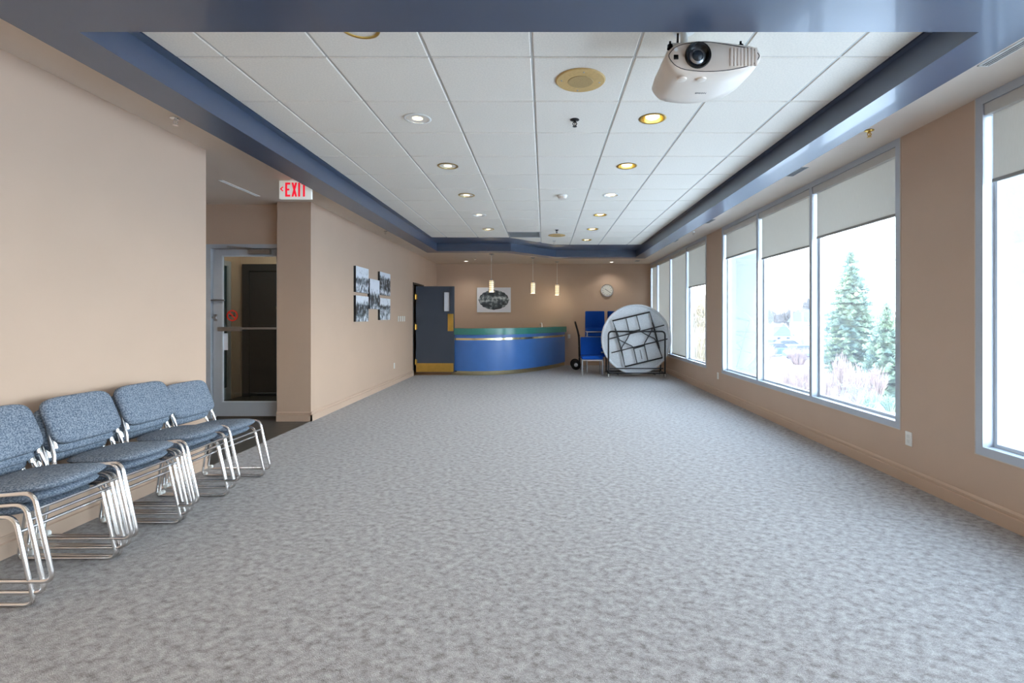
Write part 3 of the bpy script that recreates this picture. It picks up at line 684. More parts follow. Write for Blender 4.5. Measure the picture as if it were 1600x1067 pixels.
# return air grille in one tile module
x0, x1, y0, y1 = GR
t = thing('return_grille', 'grey return-air grille replacing one ceiling tile near the blue beam', 'air grille', ((x0 + x1) / 2, (y0 + y1) / 2, ZT))
a = 0.298
MB().box(-a, a, -a, -a + 0.02, -0.004, 0.02).box(-a, a, a - 0.02, a, -0.004, 0.02).box(-a, -a + 0.02, -a, a, -0.004, 0.02).box(a - 0.02, a, -a, a, -0.004, 0.02).build('frame', M['grille'], t, smooth=False)
for k in range(14):
    yy = -a + 0.045 + k * (2 * a - 0.09) / 13
    MB().add([(-a + .02, yy, 0), (a - .02, yy, 0), (a - .02, yy + 0.028, 0.016), (-a + .02, yy + 0.028, 0.016), (-a + .02, yy, 0.003), (a - .02, yy, 0.003), (a - .02, yy + 0.028, 0.019), (-a + .02, yy + 0.028, 0.019)], [(0, 1, 2, 3), (4, 7, 6, 5), (0, 4, 5, 1), (2, 6, 7, 3)]).build('slat', M['grille'], t, smooth=False)
# linear diffusers in the right soffit and alcove
def diffuser(x, y0, y1, w, label, z=ZS, mt='white'):
    t = thing('slot_diffuser', label, 'air vent', (x, (y0 + y1) / 2, z), group='linear air vents in the soffit')
    L = (y1 - y0) / 2
    MB().box(-w / 2, -w / 2 + 0.008, -L, L, -0.005, 0.0).box(w / 2 - 0.008, w / 2, -L, L, -0.005, 0.0).box(-w / 2, w / 2, -L, -L + 0.008, -0.005, 0).box(-w / 2, w / 2, L - 0.008, L, -0.005, 0).build('frame', M[mt], t, smooth=False)
    MB().box(-w / 2 + 0.004, w / 2 - 0.004, -L + 0.004, L - 0.004, -0.0012, -0.0002).build('dark_slot', M['black'], t, smooth=False)
    n = 3
    for k in range(n):
        xx = -w / 2 + w * (k + 1) / (n + 1)
        MB().box(xx - 0.003, xx + 0.003, -L + 0.008, L - 0.008, -0.003, -0.001).build('slat', M[mt], t, smooth=False)
diffuser(2.668, 2.40, 3.04, 0.07, 'long linear air vent in the right soffit, nearest the photographer')
diffuser(2.65, 5.09, 5.41, 0.085, 'dark linear air vent in the right soffit by the spruce pane', mt='grille')
diffuser(2.63, 7.80, 8.12, 0.085, 'dark linear air vent in the right soffit before the far pier', mt='grille')
diffuser(2.61, 9.85, 10.15, 0.085, 'dark linear air vent in the right soffit above the far window', mt='grille')
diffuser(2.52, 13.45, 13.67, 0.12, 'small dark air vent in the soffit at the far right corner', mt='grille')
diffuser(-3.62, 5.57, 6.31, 0.05, 'thin white slot vent in the alcove ceiling left of the exit sign')

downlight(-4.5, 5.6, ZS, 'added fill downlight in the alcove ceiling, out of view', 'silver', M['bulbcool'], r=0.06, deep=False, power=16, col=(1, 0.92, 0.8))  # added to brighten the alcove, hidden behind the left wall
# exit sign
t = thing('exit_sign', 'white exit sign with red letters and left arrow hanging from the soffit', 'exit sign', (-2.775, 5.57, ZS))
MB().box(-0.178, 0.178, -0.02, 0.02, -0.215, -0.012, b=0.004).build('housing', M['signwhite'], t)
MB().lathe([(0.0001, 0), (0.06, 0), (0.06, -0.008), (0.02, -0.014), (0.0001, -0.014)], (0, 0, 0), seg=20).build('canopy', M['white'], t)
def letters(y):
    m = MB(); zb, zt, s_ = -0.190, -0.035, 0.021; d0, d1 = y - 0.003, y
    def bx(a, b, c, e): m.box(a, b, d0, d1, c, e)
    x = -0.108
    bx(x, x + s_, zb, zt); bx(x + s_, x + 0.055, zt - s_, zt); bx(x + s_, x + 0.055, zb, zb + s_); bx(x + s_, x + 0.045, -0.122, -0.102)
    x = -0.038
    for sg in (0, 1):
        a, b = (x, x + 0.040) if sg == 0 else (x + 0.040, x)
        m.prism([(a, zb), (a + s_, zb), (b + s_, zt), (b, zt)] if sg == 0 else [(a, zb), (a + s_, zb), (b + s_, zt), (b, zt)], d0 - 0.0004 * sg, d1, 'Y')
    x = 0.036; bx(x, x + s_, zb, zt)
    x = 0.072; bx(x + 0.017, x + 0.017 + s_, zb, zt - s_); bx(x, x + 0.056, zt - s_, zt)
    return m
letters(-0.020).build('lettering', M['signred'], t, smooth=False, label='red letters EXIT')
MB().prism([(-0.168, -0.105), (-0.138, -0.078), (-0.128, -0.084), (-0.150, -0.105), (-0.128, -0.126), (-0.138, -0.132)], -0.023, -0.020, 'Y').build('arrow', M['signred'], t, smooth=False, label='red left arrow')

# projector
t = thing('projector', 'off-white ceiling projector with black lens hanging by the near beam', 'projector', (0.846, 2.50, 2.60))
def pjring(w, zt_l, zt_r, zb_, y, ins=0.0, cx=0.0):
    # body section: left side tall, right side lower, generous corner rounding
    pts = [(-w / 2 + ins, zb_ + 0.075), (-w / 2 + 0.05 + ins, zb_ + 0.015 + ins), (-w / 2 + 0.15, zb_ + ins), (0.02, zb_ + ins), (w / 2 - 0.12, zb_ + 0.012 + ins), (w / 2 - 0.025 - ins, zb_ + 0.035 + ins), (w / 2 - ins, zb_ + 0.075),
           (w / 2 - ins, zt_r - 0.045), (w / 2 - 0.025 - ins, zt_r - 0.012 - ins), (w / 2 - 0.10, zt_r - ins), (0.0, zt_l - 0.003 - ins), (-w / 2 + 0.17, zt_l - ins), (-w / 2 + 0.06, zt_l - 0.014 - ins), (-w / 2 + 0.012 + ins, zt_l - 0.055)]
    for _ in range(2):          # corner cutting
        q = []
        for i in range(len(pts)):
            a, b = pts[i], pts[(i + 1) % len(pts)]
            q += [(a[0] * .75 + b[0] * .25, a[1] * .75 + b[1] * .25), (a[0] * .25 + b[0] * .75, a[1] * .25 + b[1] * .75)]
        pts = q
    return [(x + cx, y, z) for x, z in pts]
MB().loft([pjring(0.470, 0.165, 0.140, 0.004, 0.0, 0.004), pjring(0.484, 0.170, 0.150, 0.0, 0.012), pjring(0.486, 0.176, 0.160, -0.004, 0.10), pjring(0.478, 0.176, 0.168, -0.004, 0.26, cx=-0.006), pjring(0.450, 0.168, 0.160, 0.0, 0.35, cx=-0.014), pjring(0.430, 0.150, 0.145, 0.012, 0.375, cx=-0.016)]).build('body', M['offwhite'], t, ang=50)
fr = pjring(0.466, 0.163, 0.138, 0.006, -0.001, 0.004)
MB().tube(fr, 0.0018, 6, closed=True).build('front_seam', M['black'], t, label='dark seam around the front panel')
LXp = -0.080
MB().lathe([(0.064, 0.0), (0.066, -0.012), (0.062, -0.020), (0.052, -0.018), (0.044, -0.004), (0.040, 0.0)], (LXp, 0, 0.088), 'Y', 32).build('lens_barrel', M['blackpl'], t)
MB().lathe([(0.040, -0.001), (0.030, -0.006), (0.028, -0.003)], (LXp, 0, 0.088), 'Y', 28).build('lens_ring', M['steel'], t)
MB().lathe([(0.029, -0.003), (0.018, -0.010), (0.0001, -0.012)], (LXp, 0, 0.088), 'Y', 24).build('lens_glass', M['carglass'], t)
for k in range(8):
    xx = 0.082 + 0.0175 * k
    MB().box(xx, xx + 0.014, -0.006, 0.004, 0.036, 0.128, b=0.003).build('vent_slat', M['offwhite'], t)
MB().box(-0.200, -0.176, -0.003, 0.003, 0.070, 0.094, b=0.002).build('sensor_window', M['blackpl'], t)
MB().lathe([(0.0001, -0.002), (0.010, -0.002), (0.010, 0.001)], (-0.188, 0, 0.120), 'Y', 16).build('indicator', M['white'], t)
for xx in (-0.145, -0.045):
    MB().lathe([(0.026, 0.002), (0.024, -0.006), (0.012, -0.009), (0.0001, -0.009)], (xx, 0.055, -0.002), 'Z', 20).build('foot', M['offwhite'], t)
# maker's lettering on the underside (small flat print)
def text_obj(s_, size, mt, parent, loc, rot, name, label=None, thick=0.0004):
    c = bpy.data.curves.new(name, 'FONT'); c.body = s_; c.size = size; c.extrude = thick; c.align_x = 'CENTER'; c.resolution_u = 2
    o = bpy.data.objects.new(name, c); COL.objects.link(o)
    dg = bpy.context.evaluated_depsgraph_get(); me = bpy.data.meshes.new_from_object(o.evaluated_get(dg)); bpy.data.objects.remove(o); bpy.data.curves.remove(c)
    me.materials.clear(); me.materials.append(mt)
    o = bpy.data.objects.new(name, me); COL.objects.link(o); o.location = loc; o.rotation_euler = rot; o.parent = parent
    return tag(o, label)
text_obj('EPSON', 0.020, M['black'], t, (0.0, 0.215, -0.0055), (PI, 0, 0), 'lettering', 'dark maker lettering')
MB().tube([(-0.095, 0.19, 0.16), (-0.095, 0.19, 0.345)], 0.019, 16).build('mount_pole', M['white'], t)
MB().box(-0.20, 0.10, 0.06, 0.30, 0.176, 0.188, b=0.003).build('mount_plate', M['white'], t)
MB().lathe([(0.0001, 0.327), (0.06, 0.327), (0.06, 0.318), (0.025, 0.312), (0.019, 0.305)], (-0.095, 0.19, 0), seg=24).build('ceiling_flange', M['white'], t)
for (xx, yy) in ((-0.205, 0.02), (0.155, 0.02)):
    MB().tube([(xx, yy + 0.03, 0.14), (xx, yy + 0.03, 0.188)], 0.006, 8).lathe([(0.0001, 0.176), (0.014, 0.170), (0.016, 0.150)], (xx, yy + 0.03, 0), seg=14).build('mount_screw', M['blackpl'], t)
MB().tube(rpath([(-0.125, 0.2, 0.325), (-0.127, 0.2, 0.26), (-0.130, 0.23, 0.17)], 0.03), 0.006, 8).build('cable', M['black'], t)

# ------------------------------------------------------------------ pendants
def pendant(x, y, label):
    t = thing('pendant_lamp', label, 'pendant lamp', (x, y, ZS), group='pendant lamps above the counter')
    MB().lathe([(0.0001, 0), (0.058, 0), (0.060, -0.012), (0.02, -0.022), (0.008, -0.03)], seg=24).build('canopy', M['steel'], t)
    MB().tube([(0, 0, -0.02), (0, 0, -0.64)], 0.005, 8).build('rod', M['white'], t)
    MB().lathe([(0.012, -0.60), (0.034, -0.64), (0.034, -0.645)], seg=16).build('socket_cap', M['steel'], t)
    MB().lathe([(0.052, -0.645), (0.054, -0.65), (0.054, -0.915), (0.050, -0.92), (0.050, -0.65)], seg=28).build('shade', M['lamp'], t)
    for k in range(6):
        z = -0.665 - k * 0.049
        MB().lathe([(0.054, z + 0.007), (0.080, z + 0.007), (0.080, z - 0.007), (0.054, z - 0.007)], seg=28).build('metal_ring', M['steel'], t)
    l = bpy.data.lights.new('pendant_bulb', 'POINT'); l.energy = 1.8; l.color = (1, 0.85, 0.62); l.shadow_soft_size = 0.04
    lo = bpy.data.objects.new('pendant_bulb', l); COL.objects.link(lo); lo.location = (0, 0, -0.97); lo.parent = t
pendant(-1.29, 12.10, 'ringed white pendant lamp in front of the ornate wall print')
pendant(-0.30, 12.83, 'ringed white pendant lamp in the middle of the three')
pendant(0.343, 13.75, 'ringed white pendant lamp nearest the wall clock')

# ------------------------------------------------------------------ reception counter
t = thing('reception_counter', 'curved blue reception counter with green top edge and brass kick plate', 'counter', (0, 0, 0))
def wall_strip(d_in, d_out, z0, z1):
    a = [tuple(p) for p in offset_curve(d_out)]; b = [tuple(p) for p in offset_curve(d_in)]
    n = len(a); m = MB(); rings = []
    for i in range(n): rings.append([(a[i][0], a[i][1], z0), (a[i][0], a[i][1], z1), (b[i][0], b[i][1], z1), (b[i][0], b[i][1], z0)])
    return m.loft(rings)
wall_strip(-0.06, -0.02, 0.004, 0.105).build('kick_plate', M['polished'], t, label='brass kick plate')
wall_strip(-0.06, 0.0, 0.105, 0.835).build('front_panel', M['laminate'], t)
wall_strip(-0.06, 0.006, 0.835, 0.885).build('trim_strip', M['polished'], t, label='polished brass strip')
wall_strip(-0.06, 0.0, 0.885, 0.965).build('upper_panel', M['laminate'], t)
wall_strip(-0.34, 0.05, 0.965, 1.115).build('countertop', M['green'], t, label='green laminate counter top')
p0 = CURVE[0]
MB().box(p0.x - 0.0, p0.x + 0.05, p0.y + 0.03, p0.y + 0.60, 0.006, 0.965).build('side_panel', M['laminate'], t, smooth=False)
wall_strip(-0.60, -0.07, 0.72, 0.75).build('inner_shelf', M['white'], t)
# chrome tap on the counter
q = thing('beer_tap', 'small chrome gooseneck tap standing on the counter top', 'tap', (-0.10, 13.16, 1.115))
MB().lathe([(0.0001, 0.014), (0.016, 0.013), (0.030, 0.005), (0.032, 0.0), (0.0001, 0.0)], seg=18).build('base', M['chrome'], q)
MB().tube(rpath([(0.03, 0, 0.012), (0.03, 0, 0.11), (-0.02, 0, 0.11), (-0.045, 0, 0.06)], 0.04, 6), 0.008, 10).build('spout', M['chrome'], q)
MB().box(-0.05, 0.05, -0.03, 0.03, 0.0, 0.006, b=0.002).build('drip_plate', M['steel'], q)

# ------------------------------------------------------------------ things on the end wall
t = thing('framed_print', 'white board with dark ornate oval print on the end wall', 'picture', (-1.456, YF, 1.875))
MB().box(-0.485, 0.485, -0.035, -0.002, -0.355, 0.355).build('board', [M['paper']], t, smooth=False)
MB().box(-0.488, -0.485, -0.035, -0.002, -0.355, 0.355).build('board_edge', M['black'], t, smooth=False, label='dark board edge')
pts = []
N = 120
for k in range(N):
    a = 2 * PI * k / N
    rx, rz = 0.44, 0.285
    da = min(a % (PI / 2), PI / 2 - a % (PI / 2)); dd = abs(a % (PI / 2) - PI / 4)
    r = 0.955 + 0.055 * math.exp(-(da / 0.07) ** 2) - 0.045 * math.exp(-((dd - 0.18) / 0.08) ** 2)
    ex = 2.25
    c_, s_ = math.cos(a), math.sin(a)
    pts.append((math.copysign(abs(c_) ** (2 / ex), c_) * rx * r, math.copysign(abs(s_) ** (2 / ex), s_) * rz * r))
MB().prism(pts, -0.038, -0.035, 'Y').build('ornate_plaque', M['print_dark'], t, label='dark ornate oval print')

t = thing('wall_clock', 'round silver wall clock above the blue chairs', 'clock', (1.79, YF, 2.148))
MB().lathe([(0.0001, 0), (0.175, 0), (0.183, -0.02), (0.176, -0.038), (0.160, -0.040), (0.145, -0.028), (0.143, -0.02)], axis='Y', seg=44).build('rim', M['chrome'], t)
MB().lathe([(0.0001, -0.021), (0.146, -0.021), (0.146, -0.018)], axis='Y', seg=36).build('face', M['clockface'], t)
for k in range(12):
    a = k * PI / 6
    m = MB().box(-0.004, 0.004, -0.0235, -0.021, 0.108, 0.132).move(Matrix.Rotation(a, 4, 'Y')); m.build('hour_mark', M['black'], t, smooth=False)
for L, wd, ang, nm in ((0.075, 0.006, math.radians(-55), 'hour_hand'), (0.115, 0.004, math.radians(125), 'minute_hand')):
    MB().box(-wd, wd, -0.027, -0.0245, -0.02, L).move(Matrix.Rotation(ang, 4, 'Y')).build(nm, M['black'], t, smooth=False)

def plate(name, label, cat, loc, axis, kind, group=None):
    """small wall plate; axis is the outward wall normal (+x / -x / -y)"""
    rz = {'+x': PI / 2, '-x': -PI / 2, '-y': 0.0}[axis]
    t = thing(name, label, cat, loc, rz, group)
    MB().box(-0.036, 0.036, -0.007, 0, -0.058, 0.058, b=0.002).build('cover_plate', M['white'], t)
    if kind == 'outlet':
        for z in (-0.02, 0.02): MB().box(-0.016, 0.016, -0.010, -0.006, z - 0.014, z + 0.014, b=0.002).build('receptacle', M['clockface'], t)
    else:
        MB().box(-0.016, 0.016, -0.011, -0.006, -0.033, 0.033, b=0.002).build('rocker', M['clockface'], t)
plate('wall_outlet', 'white outlet on the right wall below the spruce window', 'outlet', (XR, 4.15, 0.37), '-x', 'outlet', 'wall outlets')
plate('wall_outlet', 'white outlet on the right wall below the far pier', 'outlet', (XR, 8.72, 0.357), '-x', 'outlet', 'wall outlets')
plate('wall_outlet', 'white outlet low on the far left wall', 'outlet', (XL, 10.28, 0.38), '+x', 'outlet', 'wall outlets')
plate('wall_switch', 'white wall switch between counter and hand truck', 'switch', (0.70, YF, 0.83), '-y', 'switch')
for k, y in enumerate((10.58, 10.73, 10.88, 11.03)):
    plate('wall_switch', 'white switch plate beside the canvas prints, %s of four from the prints' % ORD[k], 'switch', (XL, y, 1.345), '+x', 'switch', 'row of four switch plates')
# canvases
CV = [('upper left', 8.10, 8.68, 1.79, 2.215, 1, 0.60, 0.30), ('lower left', 8.10, 8.68, 1.306, 1.735, 2, 0.75, 0.18), ('middle', 8.74, 9.26, 1.525, 2.057, 3, 0.55, 0.05), ('upper right', 9.28, 9.90, 1.80, 2.23, 4, 0.80, 0.12), ('lower right', 9.28, 9.90, 1.327, 1.74, 5, 0.70, 0.45)]
for nm, y0, y1, z0, z1, sd, tp, bt in CV:
    t = thing('canvas_print', '%s black-and-white woodland canvas print of the five on the left wall' % nm, 'picture', (XL, (y0 + y1) / 2, (z0 + z1) / 2), group='five canvas prints on the left wall')
    a, b = (y1 - y0) / 2, (z1 - z0) / 2
    MB().box(0.0, 0.038, -a, a, -b, b).build('canvas_wrap', M['black'], t, smooth=False)
    MB().box(0.038, 0.0395, -a, a, -b, b).build('printed_face', photo_mat('woodland_print_%d' % sd, sd, top=tp, bot=bt), t, smooth=False)

# ------------------------------------------------------------------ stacked sled-base chairs
def sled_chair():
    t = thing('stacking_chair', 'x', 'chair', group='grey-blue stacking chairs along the left wall')
    wy = 0.232; r = 0.0105
    for s_ in (-1, 1):
        m = MB()
        pts = [(0.030, s_ * 0.205, 0.70), (0.105, s_ * 0.222, 0.47), (0.115, s_ * wy, 0.405), (0.505, s_ * wy, 0.432), (0.600, s_ * wy, r + 0.001), (0.045, s_ * wy, r + 0.001), (0.105, s_ * wy * 0.97, 0.40)]
        m.tube(rpath(pts[:2] + pts[2:], 0.05, 6), r, 10)
        m.build('side_frame', M['chrome'], t, label='chrome sled tube')
        MB().lathe([(0.0001, -0.013), (0.015, -0.010), (0.018, 0.0), (0.015, 0.010), (0.0001, 0.013)], (0.075, s_ * (wy - 0.0), 0.026), 'Y', 14).build('glide', M['white'], t)
    MB().tube([(0.522, -wy, 0.355), (0.522, wy, 0.355)], 0.008, 8).build('front_crossbar', M['chrome'], t)
    MB().tube([(0.14, -wy, 0.398), (0.14, wy, 0.398)], 0.008, 8).build('rear_crossbar', M['chrome'], t)
    S = Matrix.Translation((0.315, 0, 0.432)) @ Matrix.Rotation(math.radians(-2.5), 4, 'Y')
    MB().pad(S, 0.455, 0.44, 0.056, 3.2, lens=True).build('seat', M['heather'], t, ang=60)
    B = Matrix.Translation((0.062, 0, 0.655)) @ Matrix.Rotation(math.radians(-23), 4, 'Y')
    # back pad: local z (thickness) points to +x
    R = B @ Matrix(((0, 0, 1, 0), (0, 1, 0, 0), (1, 0, 0, 0), (0, 0, 0, 1)))
    bp = MB().pad(R, 0.290, 0.455, 0.058, 5.2).build('backrest', M['heather'], t, ang=60)
    for s_ in (-1, 1):
        MB().tube([(0.098, s_ * 0.205, 0.505), (0.078, s_ * 0.205, 0.585)], 0.012, 10).build('back_bracket', M['chrome'], t)
    return t
proto = sled_chair(); used = False
SN = ['nearest chair stack, cut by the picture edge', 'second chair stack from the photographer', 'third chair stack from the photographer', 'farthest chair stack, beside the alcove']
LV = {3: ['bottom', 'middle', 'top'], 2: ['lower', 'upper']}
for i, (yc, n) in enumerate(((2.60, 3), (3.105, 3), (3.605, 3), (4.10, 2))):
    for k in range(n):
        c = proto if not used else copy_tree(proto); used = True
        c.location = (-3.03 + 0.045 * k + 0.006 * (i % 2), yc + 0.006 * (k % 2), 0.056 * k)
        c.rotation_euler = (0, 0, [0.015, -0.01, 0.012, -0.03][i])
        c['label'] = '%s grey-blue sled chair of the %s' % (LV[n][k], SN[i])

# ------------------------------------------------------------------ blue banquet chairs
def banquet_chair():
    t = thing('banquet_chair', 'x', 'chair', group='royal blue banquet chairs by the round tables')
    W_ = 0.50; h = W_ / 2 - 0.014
    # faces -y
    for sx_ in (-1, 1):
        MB().box(sx_ * h - 0.012, sx_ * h + 0.012, -0.012, 0.012, 0, 0.385).build('leg', M['steel'], t, smooth=False, label='square steel leg')
        MB().tube([(sx_ * h * 0.92, 0.46, 0.0), (sx_ * h * 0.92, 0.40, 0.40)], 0.012, 4).build('leg', M['steel'], t, smooth=False, label='square steel leg')
    MB().box(-h - 0.012, h + 0.012, -0.012, 0.012, 0.362, 0.386).box(-h - 0.012, -h + 0.012, 0.012, 0.42, 0.362, 0.386).box(h - 0.012, h + 0.012, 0.012, 0.42, 0.362, 0.386).box(-h, h, 0.40, 0.42, 0.362, 0.386).build('seat_frame', M['steel'], t, smooth=False)
    MB().box(-W_ / 2 + 0.005, W_ / 2 - 0.005, -0.02, 0.44, 0.388, 0.470, b=0.022).build('seat', M['bluefab'], t, ang=60)
    bk = MB().box(-W_ / 2, W_ / 2, -0.03, 0.03, 0.0, 0.47, b=0.022)
    bk.move(Matrix.Translation((0, 0.43, 0.43)) @ Matrix.Rotation(math.radians(-7), 4, 'X')).build('backrest', M['bluefab'], t, ang=60)
    return t
bq = banquet_chair()
bq.location = (1.118, 11.66, 0); bq['label'] = 'single royal blue banquet chair standing in front of the chair stacks'
names6 = ['bottom', 'second', 'third', 'fourth', 'fifth', 'top']
for si, (cx, cy, n, nm) in enumerate(((1.30, 12.50, 6, 'behind the single chair'), (1.88, 12.52, 6, 'hidden behind the round table'))):
    for k in range(n):
        c = copy_tree(bq); c.location = (cx, cy - 0.008 * k, 0.128 * k)
        c['label'] = '%s royal blue banquet chair from the floor in the stack %s' % (names6[k], nm) if k not in (0, n - 1) else '%s royal blue banquet chair in the stack %s' % (names6[k], nm)

# ------------------------------------------------------------------ hand truck
t = thing('hand_truck', 'black two-wheeled hand truck beside the blue chair stack', 'hand truck', (0.905, 13.30, 0))
for s_ in (-1, 1):
    MB().tube(rpath([(0.03, s_ * 0.15, 0.06), (0.01, s_ * 0.15, 0.85), (-0.02, s_ * 0.15, 1.0), (-0.085, s_ * 0.15, 1.22)], 0.10, 5), 0.016, 8).build('rail', M['black'], t)
    w_ = MB().lathe([(0.05, -0.028), (0.105, -0.030), (0.128, -0.018), (0.128, 0.018), (0.105, 0.030), (0.05, 0.028)], (-0.085, s_ * 0.22, 0.128), 'Y', 28).build('wheel', M['rubber'], t)
    MB().lathe([(0.0001, -0.034), (0.018, -0.034), (0.05, -0.027), (0.05, 0.027), (0.018, 0.034), (0.0001, 0.034)], (-0.085, s_ * 0.22, 0.128), 'Y', 20).build('hub', M['steel'], w_)
MB().tube(rpath([(-0.085, -0.15, 1.22), (-0.095, -0.15, 1.255), (-0.095, 0.15, 1.255), (-0.085, 0.15, 1.22)], 0.03), 0.016, 8).build('handle', M['black'], t)
for z in (0.30, 0.60, 0.90): MB().tube([(0.02, -0.15, z), (0.02, 0.15, z)], 0.010, 8).build('crossbar', M['black'], t)
MB().tube([(-0.085, -0.24, 0.128), (-0.085, 0.24, 0.128)], 0.010, 8).tube([(-0.085, -0.13, 0.128), (0.028, -0.13, 0.20)], 0.009, 6).tube([(-0.085, 0.13, 0.128), (0.028, 0.13, 0.20)], 0.009, 6).build('axle', M['black'], t)
MB().box(0.02, 0.12, -0.18, 0.18, 0.010, 0.018).build('toe_plate', M['black'], t, smooth=False)

# ------------------------------------------------------------------ round folding tables on a cart
TD = 11.52; TCX, TCZ, TR = 2.115, 0.872, 0.808
def tloc(cx, cy):   # table underside layout measured on the photograph, metres from the table centre
    k = TD / FOC / 7.62
    return ((cx - 715) * k, (530 - cy) * k)
t = thing('folding_table', 'white round folding table standing on edge with folded black legs facing the room', 'table', (TCX, TD, TCZ), group='round folding tables on the cart')
MB().lathe([(0.0001, 0.012), (0.76, 0.012), (0.765, 0.0), (0.785, -0.006), (TR - 0.006, -0.006), (TR, 0.004), (TR, 0.034), (TR - 0.01, 0.042), (0.0001, 0.042)], axis='Y', seg=72).build('table_top', M['tabletop'], t)
MB().lathe([(TR - 0.012, -0.0065), (TR + 0.003, 0.0), (TR + 0.003, 0.036), (TR - 0.004, 0.044)], axis='Y', seg=72).build('edge_rim', M['tablerim'], t)
yy = -0.034
def seg(m, pts, r=0.0105, y=yy):
    r *= 1.45
    m.tube([(tloc(*p)[0], y, tloc(*p)[1]) for p in pts], r, 8)
for nm, pts in (('leg', [(500, 500), (430, 312), (870, 207), (925, 390)]), ('leg', [(535, 655), (578, 855), (1020, 748), (955, 560)])):
    m = MB(); seg(m, [Vector((p[0], p[1])) for p in pts], 0.0125); m.build(nm, M['black'], t, label='folded black U-shaped table leg')
for pts, rr in (([(460, 400), (540, 680)], 0.0125), ([(905, 330), (985, 640)], 0.014)):
    m = MB(); seg(m, pts, rr); m.build('side_rail', M['black'], t)
m = MB(); seg(m, [(370, 530), (1040, 363)], 0.009, yy - 0.026); m.build('support_rail', M['black'], t)
m = MB(); seg(m, [(415, 690), (1080, 525)], 0.009, yy - 0.026); m.build('support_rail', M['black'], t)
for pts in ([(590, 285), (628, 450)], [(715, 250), (757, 415)], [(680, 635), (722, 820)], [(808, 600), (850, 785)]):
    m = MB(); seg(m, pts, 0.008); m.build('leg_strut', M['black'], t)
for pts in ([(490, 495), (515, 540), (660, 612), (685, 640)], [(630, 470), (600, 530), (540, 625), (535, 660)], [(770, 440), (850, 485), (925, 520), (950, 560)], [(900, 390), (895, 430), (810, 575), (805, 605)]):
    m = MB(); seg(m, pts, 0.0085, yy - 0.008); m.build('brace', M['black'], t)
m = MB(); seg(m, [(630, 455), (757, 418)], 0.013); seg(m, [(685, 640), (808, 605)], 0.010); seg(m, [(755, 655), (770, 715), (780, 765)], 0.005); m.build('cross_member', M['black'], t)
t = thing('folding_table', 'second white round folding table standing on edge behind the first on the cart', 'table', (TCX + 0.012, TD + 0.085, TCZ), group='round folding tables on the cart')
MB().lathe([(0.0001, 0.012), (0.76, 0.012), (0.765, 0.0), (0.785, -0.006), (TR - 0.006, -0.006), (TR, 0.004), (TR, 0.034), (TR - 0.01, 0.042), (0.0001, 0.042)], axis='Y', seg=60).build('table_top', M['tabletop'], t)
MB().lathe([(TR - 0.012, -0.0065), (TR + 0.003, 0.0), (TR + 0.003, 0.036), (TR - 0.004, 0.044)], axis='Y', seg=60).build('edge_rim', M['tablerim'], t)
# cart
t = thing('table_cart', 'black tubular table cart on grey casters under the round tables', 'cart', (2.10, TD, 0))
hw = 0.645; CF, CB = -0.14, 0.30
for y, nm in ((CF, 'upright_frame'), (CB, 'upright_frame')):
    MB().tube(rpath([(-hw, y, 0.10), (-hw, y, 1.055), (hw, y, 1.055), (hw, y, 0.10)], 0.09, 6), 0.019, 10).build(nm, M['black'], t)
for y in (CF, CB):
    MB().tube([(-hw, y, 0.105), (hw, y, 0.105)], 0.014, 8).build('base_rail', M['black'], t)
MB().tube([(-hw + 0.03, CF + 0.05, 0.205), (hw - 0.03, CF + 0.05, 0.205)], 0.013, 8).build('base_rail', M['black'], t)
for x in (-hw, hw): MB().tube([(x, CF, 0.105), (x, CB, 0.105)], 0.014, 8).build('end_rail', M['black'], t)
for x in (-0.42, 0.42): MB().tube([(x, CF, 0.07), (x, CB, 0.07)], 0.012, 8).build('table_cradle', M['black'], t)
for x in (-hw, hw):
    for y in (CF, CB):
        w_ = MB().lathe([(0.012, -0.014), (0.036, -0.016), (0.043, -0.008), (0.043, 0.008), (0.036, 0.016), (0.012, 0.014)], (x, y, 0.043), 'X', 20).build('caster_wheel', M['cassette'], t)
        MB().lathe([(0.0001, -0.018), (0.013, -0.018), (0.013, 0.018), (0.0001, 0.018)], (x, y, 0.043), 'X', 12).build('hub', M['steel'], w_)
        MB().box(x - 0.026, x - 0.020, y - 0.018, y + 0.018, 0.03, 0.092).box(x + 0.020, x + 0.026, y - 0.018, y + 0.018, 0.03, 0.092).box(x - 0.026, x + 0.026, y - 0.018, y + 0.018, 0.088, 0.096).build('caster_fork', M['black'], t, smooth=False)

# ------------------------------------------------------------------ vestibule fill lamp, added out of view to brighten the vestibule
t = thing('vestibule_fill_lamp', 'added round fill lamp inside the vestibule, out of view above the glass door', 'ceiling lamp', (-4.4, 7.8, ZS))
MB().lathe([(0.0001, 0), (0.13, 0), (0.135, -0.02), (0.12, -0.03)], seg=24).build('base', M['white'], t)
MB().lathe([(0.12, -0.028), (0.10, -0.06), (0.05, -0.08), (0.0001, -0.085)], seg=24).build('diffuser', M['lamp'], t)
l = bpy.data.lights.new('vestibule_fill', 'POINT'); l.energy = 9; l.color = (1, 0.97, 0.92); l.shadow_soft_size = 0.1
lo = bpy.data.objects.new('vestibule_fill', l); COL.objects.link(lo); lo.location = (0, 0, -0.14); lo.parent = t

